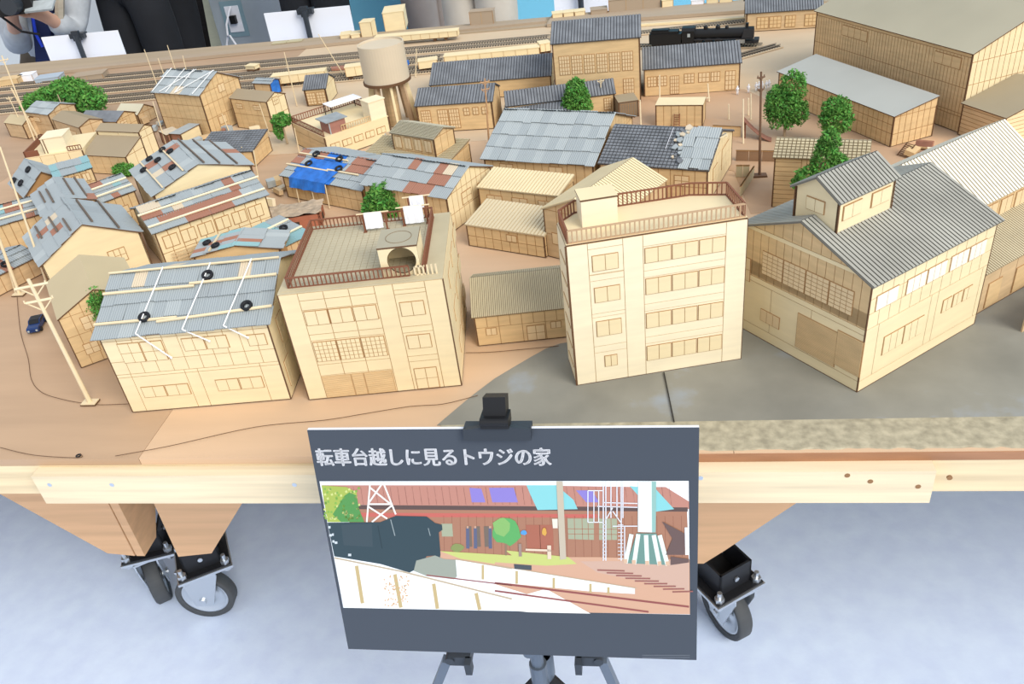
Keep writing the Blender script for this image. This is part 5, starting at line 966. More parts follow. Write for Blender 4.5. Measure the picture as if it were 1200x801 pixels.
# N1: red-brown ruin
n1 = thing('clay_hut', 'red-brown clay model hut with sandy debris roof in front of the blue tarp house', 'hut', tuple(at(350, 262)), math.radians(12)); b = MB(); b.box(-.052, -.028, 0, .05, -.024, .026); b.box(-.052, -.028, 0, -.048, .03, .026); b.box(.046, -.028, 0, .05, .03, .026); b.box(-.052, .026, 0, .05, .03, .026); part('hut_wall', b, mat('red_clay', (.36, .13, .075), var=.15, scale=(40, 40, 40)), n1)
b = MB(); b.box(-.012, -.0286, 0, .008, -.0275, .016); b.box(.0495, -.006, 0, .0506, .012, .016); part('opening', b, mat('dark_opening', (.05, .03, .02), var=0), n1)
b = MB(); rr = random.Random(8); nn = 10
hg = [[.028 + rr.uniform(0, .006) for i in range(nn + 1)] for j in range(nn + 1)]
for i in range(nn):
    for j in range(nn): f_ = lambda i, j: (-.054 + .108 * i / nn, -.030 + .064 * j / nn, hg[i][j]); b.face([f_(i, j), f_(i + 1, j), f_(i + 1, j + 1), f_(i, j + 1)])
part('debris_roof', b, mat('sandy_debris', (.40, .31, .22), var=.2, scale=(80, 80, 80)), n1)
# cracked junk in the yards: loose boards and crates
rr = random.Random(12)
def junk(px, n, spread, group, lab):
    c0 = at(*px)
    for i in range(n):
        b = MB(); T = Matrix.Rotation(rr.uniform(0, 3), 4, 'Z') @ Matrix.Rotation(rr.uniform(-.3, .3), 4, 'X'); l_, w_, h__ = rr.uniform(.012, .04), rr.uniform(.006, .02), rr.uniform(.002, .016); b.box(-l_ / 2, -w_ / 2, 0, l_ / 2, w_ / 2, h__, T=T)
        mm_ = rr.choice([wood, tan, sand, grey, rust, greyl, pale, tan]); o = part('loose_board', b, mm_, None); o.location = (c0[0] + rr.uniform(-spread, spread), c0[1] + rr.uniform(-spread, spread), .004)
        cw_ = {wood.name: 'golden', tan.name: 'tan', sand.name: 'sand-coloured', grey.name: 'grey', rust.name: 'rust-red', greyl.name: 'pale grey', pale.name: 'cream'}[mm_.name]; sz_ = ('long ' if l_ > .026 else 'small ') + ('thick' if h__ > .009 else 'flat')
        tag(o, sz_ + ' ' + cw_ + ' ' + lab, 'board', group)
junk((300, 235), 10, .05, 'loose boards behind the patchwork row', 'scrap board in the yard right of the plain-gabled house')
junk((330, 225), 8, .05, 'loose boards behind the patchwork row', 'scrap board in the yard right of the plain-gabled house')
junk((250, 165), 6, .05, 'scrap by the tall plank house', 'scrap in front of the tall rope-roofed plank house')
junk((290, 150), 8, .06, 'scrap by the brown roofed plank house', 'scrap before the plain brown roofed plank house')
junk((1078, 178), 5, .02, 'crates by the warehouse lean-to', 'crate beside the big warehouse lean-to')
junk((465, 158), 6, .03, 'scrap below the water tower', 'scrap at the foot of the water tower')
junk((170, 150), 5, .05, 'scrap near the left yard', 'scrap between the cream card house and the tall plank house')
RB = House('model_hut', 'rust-red crate hut with pale lid in front of the tall plank house', 'hut', (200, 172), (212, 168), .03, .05, 'g', .002); RB.W = .035; RB.body('flat', 0, rust, g=.001); RB.f.plain(); RB.l.plain(); RB.r.plain(); RB.roof('flat', sand)
RB2 = House('model_hut', 'cream and rust patched crate hut beside the rust-red crate hut', 'hut', (216, 172), (238, 160), .032, .035, 'g', .002); RB2.body('flat', 0, cream, g=.001); RB2.f.plain(); RB2.l.plain(m=rust); RB2.r.plain(); RB2.roof('flat', greyl)
KY = basic('model_house', 'low model house with wavy slate tile roof before the tall plank house', (228, 181), (296, 178), .035, .10, 'shed', .016, wood, dict(kind='tile', m=slate, gm=slateg, pitch=.0085, rows=10), np_=6, rows=(), ov=.003)
ladder(at(1056, 183, .001), at(1068, 168, .02), .018, 'dark brown ladder lying tilted by the warehouse crates', 8, burnt)
# ------------------------------------------------------------------ water tower
wx, wy = -.590, 2.005; wt = thing('water_tower', 'cream cylindrical water tower on splayed wooden legs', 'tower', (wx, wy, 0)); tz = .110; RT = .0555
tankm = mat('cream_card_tank', (.62, .52, .38), var=.04, scale=(10, 10, 10))
b = MB(); b.lathe([(0, tz + .086), (RT - .003, tz + .086), (RT - .003, tz + .090), (RT, tz + .090), (RT, tz + .004), (0, tz + .004)], 48); part('tank', b, tankm, wt, smooth=False)
b = MB(); b.lathe([(0, tz + .004), (RT + .003, tz + .004), (RT + .003, tz - .002), (0, tz - .002)], 48); part('tank_base', b, burnt, wt)
for i in range(8):
    a_ = 2 * math.pi * (i + .5) / 8; b = MB(); T = Matrix.Rotation(a_, 4, 'Z'); b.prism([(.036, tz - .002), (.048, tz - .002), (.062, 0), (.050, 0)], -.003, .003, axis='y', T=T); part('leg', b, [mat('tower_leg_board', (.52, .36, .22), var=.1) if i % 2 else cream], wt)
b = MB(); b.lathe([(.018, 0), (.018, tz - .002)], 16); part('core_pipe', b, tan, wt)
# ------------------------------------------------------------------ trees
def tree(name, label, base, blobs, trunk=.006, seed=1, m=leaf, n=2600, ls=.0032, group=None):
    """blobs = (dx,dy,z,rx,ry,rz) relative to the base"""
    P = Vector(at(*base)); t_ = thing(name, label, 'tree', tuple(P)); rg = np.random.default_rng(seed); top = max(b_[2] for b_ in blobs)
    b = MB(); b.tube((0, 0, 0), (0, 0, top), trunk * .5, trunk * .25, 7)
    for b_ in blobs: b.tube((0, 0, max(.01, b_[2] - b_[5])), (b_[0], b_[1], b_[2]), trunk * .3, trunk * .12, 5)
    part('trunk', b, twig, t_)
    vol = np.array([b_[3] * b_[4] + b_[4] * b_[5] for b_ in blobs]); vol = vol / vol.sum(); V = []; F = []; MI = []
    for b_, f_ in zip(blobs, vol):
        k = int(n * f_); d = rg.normal(size=(k, 3)); d /= np.linalg.norm(d, axis=1)[:, None]; rad = rg.uniform(.45, 1.05, k)[:, None] ** .6 * (1 + .14 * np.sin(d[:, :1] * 7 + seed) * np.cos(d[:, 2:] * 6 + seed))
        c = d * rad * np.array(b_[3:6]) + np.array(b_[:3]); c[:, 2] = np.maximum(c[:, 2], .003)
        a = rg.normal(size=(k, 3)); a /= np.linalg.norm(a, axis=1)[:, None]; e = np.cross(a, rg.normal(size=(k, 3))); e /= np.linalg.norm(e, axis=1)[:, None]; L_ = rg.uniform(.6, 1.6, k)[:, None] * ls
        q = np.stack([c - a * L_, c + e * L_ * .35, c + a * L_, c - e * L_ * .35], 1).reshape(-1, 3); n0 = len(V); V += [tuple(x) for x in q]; F += [(n0 + 4 * i, n0 + 4 * i + 1, n0 + 4 * i + 2, n0 + 4 * i + 3) for i in range(k)]; MI += list((rg.random(k) < .3).astype(int))
    me = bpy.data.meshes.new('foliage'); me.from_pydata(V, [], F); me.materials.append(m); me.materials.append(leaf2); me.polygons.foreach_set('material_index', MI); me.update(); o = link('foliage', me, t_); o['kind'] = 'stuff'
tree('model_tree', 'tall green model tree, leftmost of the three beside the warehouse lean-to', (919, 160), [(-.006, 0, .062, .036, .03, .044), (.010, .0, .105, .028, .026, .034), (-.022, 0, .075, .022, .022, .036), (.020, 0, .052, .026, .024, .028)], seed=2, n=7000)
tree('model_tree', 'round-topped green model tree between the lean-to and the tile-grid roof', (975, 170), [(.002, 0, .052, .034, .028, .028), (.0, 0, .078, .028, .024, .022)], seed=3, n=3500)
tree('model_tree', 'green model tree standing over the tile-grid roof, front of the three', (955, 262), [(.006, 0, .112, .024, .020, .036), (.030, 0, .094, .024, .020, .026), (-.022, 0, .080, .022, .018, .024), (.010, 0, .145, .018, .016, .022), (.0, 0, .06, .02, .018, .03)], seed=4, n=6500)
tree('model_tree', 'egg-shaped green model tree before the slate roofs at top centre', (678, 140), [(.0, 0, .040, .034, .03, .034), (-.002, 0, .072, .026, .024, .028), (-.018, 0, .04, .02, .02, .025)], seed=5, n=6000)
tree('model_bush', 'bushy grass-green model tree behind the railed tile terrace', (455, 258), [(.0, 0, .042, .034, .03, .036), (-.020, 0, .03, .026, .022, .026), (.022, .0, .034, .022, .02, .028)], seed=6, n=6000, ls=.0045)
tree('model_tree', 'wide dark green model tree with bare twigs at the upper left', (82, 146), [(-.03, .05, .062, .070, .05, .044), (.06, .03, .058, .055, .045, .042), (-.12, .08, .045, .06, .045, .036), (.0, .05, .088, .055, .045, .030)], seed=7, n=9000, ls=.0055)
tree('model_tree', 'narrow green model tree beside the smooth beige roof at the left', (139, 412), [(.0, 0, .080, .020, .017, .030), (-.006, 0, .055, .014, .013, .022), (.004, 0, .100, .015, .014, .018)], seed=8, n=4500, ls=.0028)
tree('model_bush', 'low green model bush under the tyre-weighted gabled roof', (148, 206), [(.0, 0, .016, .03, .015, .016)], seed=9, n=1800, trunk=.003)
tree('model_tree', 'slim dark green model tree beside the railed terrace building', (337, 168), [(.0, 0, .060, .026, .02, .016), (-.014, 0, .035, .012, .012, .024)], seed=10, n=2500)
# ------------------------------------------------------------------ railway
ballast = mat('track_base_board', (.56, .44, .30), var=.08, scale=(6, 20, 6)); sleeper_m = mat('dark_sleeper', (.055, .045, .035), var=.2); rail_m = mat('nickel_rail', (.36, .31, .25), rough=.4, metal=.4, var=0)
plat = mat('grey_brown_platform', (.40, .31, .22), var=.06, scale=(3, 12, 3))
def strip_board(p, q, wd, m, z=.0, t=.004, name='ground_strip'):
    a, c = Vector(at(*p)), Vector(at(*q)); d = c - a; b = MB(); T = Matrix.Translation((a.x, a.y, z)) @ Matrix.Rotation(math.atan2(d.y, d.x), 4, 'Z'); b.box(0, -wd / 2, 0, d.length, wd / 2, t, T=T); return tpart(name, b, m)
def track(p, q, label, z=.003, base=True):
    a, c = Vector(at(*p)), Vector(at(*q)); d = c - a; L_ = d.length; o = thing('railway_track', label, 'track', (a.x, a.y, 0), math.atan2(d.y, d.x), 'model railway tracks')
    b = MB(); b.box(0, -.021, 0, L_, .021, z); part('track_bed', b, ballast, o)
    n = int(L_ / .0085); b = MB()
    for i in range(n): b.box(i * .0085, -.016, z, i * .0085 + .0036, .016, z + .0018)
    part('sleepers', b, sleeper_m, o, stuff=True)
    for sy in (-1, 1): b = MB(); b.box(0, sy * .00825 - .0007, z + .0018, L_, sy * .00825 + .0007, z + .0045); part('rail', b, rail_m, o)
for dy, l_ in ((0, 'first'), (4.6, 'second'), (12, 'third'), (16.8, 'fourth'), (24, 'fifth'), (29, 'sixth')): track((-60, 107 + dy * 1.06), (645 if dy < 10 else 520, (43.5 if dy < 10 else 55) + dy * .95), '%s long model track counted from the rear edge boards' % l_)
track((640, 52), (905, 22), 'straight model track behind the locomotive')
track((745, 55), (893, 54), 'model track carrying the black locomotive')
track((862, 68), (912, 54), 'short curved-off model track end beside the slate roof')
strip_board((-20, 94), (640, 26), .05, plat, 0, .010, 'platform_strip'); strip_board((644, 26.5), (905, 8), .12, plat, 0, .0104, 'platform_strip'); strip_board((646, 37.5), (900, 21), .008, cream, 0, .0067, 'platform_edge')
def wagon(p, q, hgt, label, wd=.036, m=cream, wheels=True, panels=0, kind='freight_wagon', roofm=None, cat='wagon', z0=.012, group=None):
    a, c = Vector(at(*p)), Vector(at(*q)); d = c - a; L_ = d.length; o = thing(kind, label, cat, (a.x, a.y, 0), math.atan2(d.y, d.x), group)
    b = MB(); b.box(0, 0, z0, L_, wd, z0 + hgt); part('body', b, m, o)
    b = MB(); b.box(-.0015, -.0015, z0 + hgt, L_ + .0015, wd + .0015, z0 + hgt + .002); part('lid', b, roofm or m, o)
    for sx in (0, 1): b = MB(); b.box(sx * L_ - .0007, -.0009, z0, sx * L_ + .0007, 0, z0 + hgt); part('corner_edge', b, etch, o)
    for i in range(1, panels):
        b = MB(); b.box(L_ * i / panels - .0006, -.0007, z0, L_ * i / panels + .0006, 0, z0 + hgt); part('joint', b, etchl, o)
    if wheels:
        for x in (.15, .28, .72, .85): b = MB(); b.tube((L_ * x, .004, .0085), (L_ * x, wd - .004, .0085), .0058, n=12); part('wheel', b, burnt, o)
        b = MB(); b.box(.004, .004, z0 - .003, L_ - .004, wd - .004, z0); part('underframe', b, burnt, o)
    else:
        b = MB(); b.box(.002, .002, 0, L_ - .002, wd - .002, z0); part('base', b, m, o)
    return o
wagon((321, 104), (383, 97), .022, 'long open model boxcar behind the small grey-roofed hut', panels=6)
wagon((407, 95), (430, 92), .026, 'short plywood wagon left of the water tower', panels=2)
wagon((492, 86), (514, 83), .020, 'rounded short plywood wagon right of the water tower', panels=1)
wagon((441, 55), (537, 47), .017, 'plywood passenger coach behind the water tower', panels=9)
wagon((522, 79), (633, 68), .018, 'long plywood coach just behind the long slate shed', panels=8)
wagon((634, 66), (646, 64), .022, 'short plywood wagon beside the tall workshop', panels=2)
wagon((300, 86), (306, 83), .010, 'tiny pale wagon end right of the rope-tied house', panels=1)
b = MB(); a = Vector(at(460, 84)); b.box(-.0, 0, .0, .035, .03, .012); o = part('folded_tarp', b, tarp); o.location = (a.x + .01, a.y + .01, .008); tag(o, 'blue tarp bundle on the track right of the water tower', 'tarp')
b = MB(); a = Vector(at(400, 84)); b.prism([(0, 0), (.05, 0), (.035, .03), (-.01, .028)], 0, .006); o = part('rust_ramp', b, rust); o.location = (a.x - .03, a.y, .0045); tag(o, 'rust-coloured flat sheet lying between the tracks left of the tower', 'sheet')
# boxes standing at the rear edge
def crate(p, q, hgt, wd, label, m=cream, panels=1, group=None): return wagon(p, q, hgt, label, wd, m, False, panels, 'plywood_box', None, 'box', .0005, group)
crate((400, 49), (411.5, 47.5), .020, .05, 'low plywood box, first from the left at the rear edge'); crate((412.5, 48.5), (423, 47), .020, .05, 'low plywood box touching the tall narrow box at the rear edge')
crate((425, 47), (438, 46), .056, .05, 'tall narrow plywood box at the rear edge', panels=1)
crate((452, 38), (476, 35), .062, .11, 'large light plywood box at the rear edge behind the coach')
crate((552, 33), (579, 31), .050, .04, 'greyish brown box at the rear edge before the beige trousers', m=plat, panels=2)
for i in range(3): crate((648 + i * 13, 25 - i * 1.3), (660 + i * 13, 23.6 - i * 1.3), .022, .035, ['first', 'second', 'third'][i] + ' of three small plywood boxes behind the tall workshop roof')
crate((693, 21), (712, 19), .022, .045, 'brown box carrying a black stand behind the tall workshop', m=plat)
crate((714, 18), (774, 12), .045, .05, 'long brown platform building at the top edge above the locomotive', m=plat, panels=3); crate((776, 12.5), (789, 11), .030, .03, 'small cream box at the top edge right of the brown building')
crate((810, 9.5), (825, 8.5), .022, .01, 'small white card standing at the top edge above the locomotive', m=white); crate((828, 8), (842, 7), .022, .03, 'small cream box right of the white card'); crate((843, 7), (858, 6), .022, .03, 'small cream box second right of the white card')
for i in range(2): o = crate((319 + i * 18, 53.5 - i * 2), (335 + i * 18, 52 - i * 2), .004, .03, ['left', 'right'][i] + ' one of two flat beige blocks at the rear edge under the white board', m=mat('khaki_block', (.50, .44, .28), var=0))
crate((85, 98), (122, 93), .018, .06, 'wide brown box behind the large left tree', m=plat, panels=2)
o = crate((24, 97), (40, 95), .022, .04, 'white roofed box at the far left by the rear edge', m=white); o = crate((42, 99), (70, 95), .014, .06, 'grey flat box beside the white roofed box', m=mat('cool_grey_card', (.40, .46, .52), var=.05)); crate((0, 103), (23, 100), .022, .05, 'tan box at the far left by the rear edge', m=wood)
# ------------------------------------------------------------------ steam locomotive
a, c = Vector(at(762, 55, .008)), Vector(at(889, 52, .008)); d = c - a; LL = d.length; loco = thing('steam_locomotive', 'black model steam locomotive with tender on the track at top centre', 'locomotive', (a.x, a.y, .008), math.atan2(d.y, d.x)); print('loco', LL)
k = LL; blk = mat('locomotive_black', (.010, .010, .011), rough=.5, var=0); blk2 = mat('locomotive_dark_grey', (.03, .03, .033), rough=.6, var=0)
b = MB(); b.box(0, -.017, .010, k * .30, .017, .034); b.box(.004, -.014, .034, k * .27, .014, .040); b.box(k * .02, -.010, .040, k * .18, .010, .043); part('tender', b, blk, loco)
b = MB(); b.box(k * .31, -.018, .012, k * .42, .018, .040); b.prism([(-.019, .040), (.019, .040), (.012, .0465), (-.012, .0465)][::1], k * .305, k * .425, axis='x'); part('cab', b, blk, loco)
b = MB(); b.box(k * .36, -.0186, .026, k * .385, -.0178, .034); part('cab_window', b, greyl, loco)
b = MB(); b.lathe([(0, k * .42), (.0135, k * .42), (.0135, k * .86), (.0138, k * .86), (.0138, k * .95), (.011, k * .955), (0, k * .957)], 24, (0, 0, .028), 'x'); part('boiler', b, blk, loco, smooth=False)
for x, r_, h_ in ((.52, .006, .049), (.63, .0065, .049), (.71, .005, .047)): b = MB(); b.lathe([(r_, .036), (r_, h_ - .003), (r_ * .7, h_), (0, h_ + .001)], 16, (k * x, 0, 0)); part('dome', b, blk, loco)
b = MB(); b.lathe([(.0042, .038), (.0042, .050), (.0052, .052), (0, .052)], 16, (k * .89, 0, 0)); part('chimney', b, blk, loco)
b = MB(); b.box(k * .42, -.0185, .0175, k * .95, .0185, .0190); b.box(k * .955, -.016, .008, k, .016, .015); b.box(k * .02, -.012, .006, k * .98, .012, .011); part('running_board', b, blk2, loco)
loco.scale = (1, 1, 1.12)
for s_ in (-1, 1): b = MB(); b.prism([(k * .85, .020), (k * .95, .020), (k * .95, .040), (k * .87, .040)], s_ * .0170 - .0005, s_ * .0170 + .0005, axis='y'); part('smoke_deflector', b, blk2, loco)
for s_ in (-1, 1):
    for x in (.46, .55, .64): b = MB(); b.tube((k * x, s_ * .0075, .0105), (k * x, s_ * .0115, .0105), .0108, n=20); part('driving_wheel', b, blk2, loco)
    for x in (.04, .11, .18, .25, .36, .75, .84): b = MB(); b.tube((k * x, s_ * .0075, .0058), (k * x, s_ * .011, .0058), .0056, n=14); part('wheel', b, blk2, loco)
    b = MB(); b.box(k * .44, s_ * .0120 - .0006, .0085, k * .80, s_ * .0120 + .0006, .0105); b.box(k * .80, s_ * .014 - .004, .008, k * .88, s_ * .014 + .004, .017); part('side_rod', b, steel, loco)
# ------------------------------------------------------------------ poles
def pole(foot, top, label, wd=.0016, arms=0, base=0, m=stick, group='bamboo poles among the houses', name='stick_pole', armw=.018):
    f = Vector(at(*foot)); z = zsolve((f.x, f.y), top); tp = Vector(at(*top, z)); o = thing(name, label, 'pole', (f.x, f.y, 0), 0, group); d = tp - f
    b = MB(); b.tube((0, 0, 0), d, wd, wd * .7, 8); part('pole', b, m, o)
    if base: b = MB(); b.box(-base, -base * .6, 0, base, base * .6, .003); b.box(-base * .6, -base, 0, base * .6, base, .003) if False else None; part('base', b, m, o); b = MB(); b.box(-base - .0008, -base * .6 - .0008, 0, base + .0008, base * .6 + .0008, .0015); part('base_edge', b, burnt, o)
    for i in range(arms):
        q = d * (1 - .05 - .11 * i); b = MB(); b.tube(q - Vector((armw, .35 * armw, 0)) * (1 - .2 * i), q + Vector((armw, .35 * armw, 0)) * (1 - .2 * i), wd * .6, n=5); part('crossarm', b, m, o)
        for s_ in (-1, 1): b = MB(); b.tube(q + Vector((armw, .35 * armw, 0)) * (.8 * s_), q - Vector((0, 0, armw * .8)), wd * .3, n=4); part('brace', b, m, o); b = MB(); e = q + Vector((armw, .35 * armw, 0)) * (.85 * s_); b.tube(e, e + Vector((0, 0, .004)), wd * .35, n=5); part('insulator', b, m, o)
    return o
pole((106, 472), (33, 327), 'thick pale utility pole with two crossarms standing front left by the roped house', .0034, 2, .011, stick, None, 'utility_pole', .020)
pole((23, 345), (-25, 215), 'thick pale pole with base at the left edge', .0030, 0, .011, stick, None, 'utility_pole')
pole((18, 342), (0, 280), 'thin pale pole leaning beside the thick left edge pole', .0018)
pole((57, 338), (0, 172), 'long pale pole crossing the patchwork roofs at the left', .0022, 0)
pole((41, 165), (2, 65), 'tall thin pole with crossarm in front of the far left boxes', .0022, 1, 0, stick, None, 'utility_pole', .012)
pole((45, 162), (13, 103), 'thick cream pole beside the left terrace building', .0030)
pole((31, 158), (10, 113), 'thin pole with short crossarm left of the two storey plank house', .0016, 1, 0, stick, None, 'utility_pole', .008)
for f_, t_, l_ in (((184, 99), (169, 58), 'pole left of the rope-tied roof rising above the tracks'), ((193, 90), (185, 68), 'short pole left above the rope-tied roof'), ((207, 86), (196, 53), 'tall pole directly above the rope-tied roof'), ((219, 85), (214, 65), 'short pole right above the rope-tied roof'), ((195, 170), (179, 119), 'pole standing before the tall plank house, left of the crate huts'), ((270, 158), (260, 133), 'pole in front of the gable of the tall plank house'), ((316, 158), (304, 122), 'pole at the corner of the plain brown roofed plank house'), ((306, 228), (297, 176), 'pole right of the plain-gabled house'), ((289, 192), (283, 172), 'short pole above the plain gable'), ((348, 124), (333, 61), 'tall thin pole beside the tracks left of the grey hut'), ((403, 88), (373, 40), 'tall crossarm pole between tracks and white board'), ((487, 90), (488, 57), 'thin pole by the tracks right of the tower'), ((351, 180), (345, 150), 'short pole at the railed terrace corner')):
    pole(f_, t_, 'thin bamboo ' + l_, .0016)
pole((573, 168), (568, 92), 'brown utility pole with dark insulators in front of the slate roofs', .0022, 2, 0, mat('brown_pole', (.50, .30, .16), var=.1), None, 'utility_pole', .010)
pole((704, 130), (704, 93), 'thin utility pole right of the egg-shaped tree', .0016, 1, 0, stick, None, 'utility_pole', .008)
pole((890, 206), (892, 84), 'tall dark brown utility pole on a square base left of the tile-grid house', .0026, 2, .013, mat('dark_pole', (.16, .09, .055), var=0), None, 'utility_pole', .007)
for f_, t_, l_ in (((773, 120), (773, 88), 'left post of the bar frame behind the flat plank shed'), ((831, 119), (829.5, 98), 'right post of the bar frame behind the flat plank shed'), ((871, 168), (871, 116), 'pale post left of the brown ramp'), ((854, 140), (854, 122), 'short post behind the low wall'), ((880, 140), (880, 110), 'thin post right behind the brown ramp'), ((877, 135), (877, 115), 'thinner post between ramp posts'), ((1034, 161), (1037, 137), 'pale post at the tile-grid roof corner'), ((751, 146), (750, 117), 'pale post beside the dark board shed')):
    pole(f_, t_, l_, .0018, m=pale, group='pale square posts in the yard')
b = MB(); p0, p1 = Vector(at(773, 121)), Vector(at(832, 120)); b.tube(p0 + Vector((0, 0, .011)), p1 + Vector((0, 0, .011)), .0015, n=4); o = part('bar', b, pale); tag(o, 'horizontal pale bar joining the two frame posts behind the plank shed', 'bar')
# brown ramp, fences and low walls in the yard
def fence(p, q, hgt, label, m, n=4, name='fence'):
    a, c = Vector(at(*p)), Vector(at(*q)); d = c - a; o = thing(name, label, 'fence', (a.x, a.y, 0), math.atan2(d.y, d.x))
    for i in range(n): b = MB(); b.box(d.length * i / n + .0005, -.001, 0, d.length * (i + 1) / n - .0005, .001, hgt); part('panel', b, m, o)
    b = MB(); b.box(0, -.0016, hgt * .94, d.length, .0016, hgt); part('rail', b, etch, o)
fence((1196.5, 389), (1290, 330), .042, 'brown plywood board fence cut off by the right edge of the picture', tan, 5)
fence((862, 188), (908, 189), .022, 'brown panel fence behind the tall dark pole', mat('brown_fence_board', (.26, .16, .095), var=.1), 3)
fence((867, 231), (883, 207), .022, 'slanting olive panel fence left of the tall dark pole', mat('olive_fence_board', (.50, .44, .29), var=.05), 5); fence((862, 207), (878, 207), .024, 'short olive panel fence joining the slanting fence', mat('olive_fence_board', (.50, .44, .29)), 2)
fence((835, 158), (868, 160), .022, 'low pale plank wall left of the brown ramp', wood, 3)
rp_ = thing('ramp', 'rust-brown curved ramp on legs behind the brown panel fence', 'ramp', tuple(at(880, 165))); b = MB(); n = 10
for i in range(n):
    x0, x1 = i / n, (i + 1) / n; z0, z1 = .038 * (1 - x0) ** 1.6 + .002, .038 * (1 - x1) ** 1.6 + .002; X0, X1 = -.016 + .055 * x0, -.016 + .055 * x1; Y = lambda x: .02 - .035 * x
    b.face([(X0, Y(x0), z0), (X1, Y(x1), z1), (X1 + .004, Y(x1) + .022, z1), (X0 + .004, Y(x0) + .022, z0)]); b.face([(X0, Y(x0), z0 - .0015), (X1, Y(x1), z1 - .0015), (X1, Y(x1), z1), (X0, Y(x0), z0)])
part('ramp_deck', b, mat('rust_brown_card', (.30, .13, .085), var=.05), rp_); b = MB(); b.box(-.012, .018, 0, -.009, .021, .034); b.box(-.012, .036, 0, -.009, .039, .034); part('ramp_leg', b, brownp, rp_)
# little white paper people
def figurine(px, label, hgt=.021, grp='white paper people on the station forecourt'):
    p = at(*px); b = MB(); s_ = hgt / .021; b.lathe([(0, .021), (.0013, .0203), (.0017, .019), (.0013, .0178), (.0008, .0172), (.0026, .0162), (.0028, .014), (.0019, .0105), (.0022, .009), (0, .009)], 10)
    for k_ in (-1, 1): b.tube((k_ * .0011, 0, .0095), (k_ * .0015, .0004 * k_, 0), .0012, .0008, 6); b.tube((k_ * .0026, 0, .0158), (k_ * .0034, .001, .0095), .0008, .0006, 5)
    b.v = [(x * s_, y * s_, z * s_) for x, y, z in b.v]; o = link('figurine', b.mesh('figurine', [white], True)); o.location = (p[0], p[1], 0); tag(o, label, 'figurine', grp)
for px, l in (((864, 111), 'leftmost tiny white paper person on the forecourt'), ((877, 109), 'second tiny white paper person from the left on the forecourt'), ((886, 107), 'tiny white paper person just left of the tall dark pole'), ((889, 106), 'tiny white paper person behind the tall dark pole'), ((893, 106), 'tiny white paper person just right of the tall dark pole'), ((898, 105), 'tiny white paper person nearest the leftmost warehouse tree'), ((901, 104), 'tiny white paper person half hidden by the leftmost warehouse tree')): figurine(px, l, .022)
# toy car
cp = at(45, 383); car = thing('toy_car', 'small dark blue toy car parked behind the front utility pole', 'car', tuple(cp), math.radians(-72)); cb = mat('car_blue', (.012, .035, .13), rough=.25, var=0)
b = MB(); b.prism([(-.024, .004), (.024, .004), (.025, .010), (.022, .0115), (.009, .012), (.004, .0165), (-.012, .0165), (-.019, .012), (-.025, .011)], -.0095, .0095, axis='y'); part('body', b, cb, car)
b = MB(); b.prism([(.0045, .0158), (.0085, .0122), (-.0185, .0122), (-.0125, .0158)][::-1], -.0098, .0098, axis='y'); part('side_window', b, black, car); b = MB(); b.prism([(.0042, .0170), (.0096, .0125), (.0086, .0122), (.0036, .0166)], -.008, .008, axis='y'); part('windscreen', b, black, car)
b = MB(); b.box(-.012, -.008, .0165, .003, .008, .0170); part('roof', b, black, car)
for x in (-.015, .015):
    for y in (-.0095, .0095): b = MB(); b.tube((x, y - .0018, .004), (x, y + .0018, .004), .004, n=14); part('wheel', b, rubber, car)
b = MB(); b.box(.0245, -.008, .006, .0256, -.005, .009); b.box(.0245, .005, .006, .0256, .008, .009); part('headlight', b, greyl, car)
# cables on the table top
def cable(pts, label, r_=.00045):
    P = [Vector(at(*p, .0012)) for p in pts]; Q = []
    for i in range(len(P) - 1):
        p0, p1, p2, p3 = P[max(0, i - 1)], P[i], P[i + 1], P[min(len(P) - 1, i + 2)]
        for j in range(5): t = j / 5; Q.append(.5 * ((2 * p1) + (p2 - p0) * t + (2 * p0 - 5 * p1 + 4 * p2 - p3) * t * t + (3 * p1 - p0 - 3 * p2 + p3) * t ** 3))
    Q.append(P[-1]); b = MB(); b.path(Q, r_, 5); tag(part('cable', b, burnt), label, 'cable')
cable([(20, 348), (24, 388), (33, 420), (37, 445), (50, 460), (75, 468), (97, 472), (118, 474), (150, 473)], 'thin dark wire curving past the toy car to the front utility pole')
cable([(0, 524), (40, 533), (92, 536), (94, 531)], 'thin dark wire running to the table edge at the front left')
cable([(135, 534), (200, 522), (300, 500), (380, 492), (430, 484), (480, 476), (520, 473), (560, 463)], 'long thin wire running in front of the two left buildings')
cable([(546, 413), (580, 412), (655, 405)], 'short thin wire in front of the low shed')
b = MB(); a = Vector(at(92, 534)); b.lathe([(.002, 0), (.0035, 0), (.0035, .0012), (.002, .0012)], 14); o = part('wire_loop', b, black); o.location = (a.x, a.y, 0); tag(o, 'tiny black wire loop at the front table edge', 'wire')
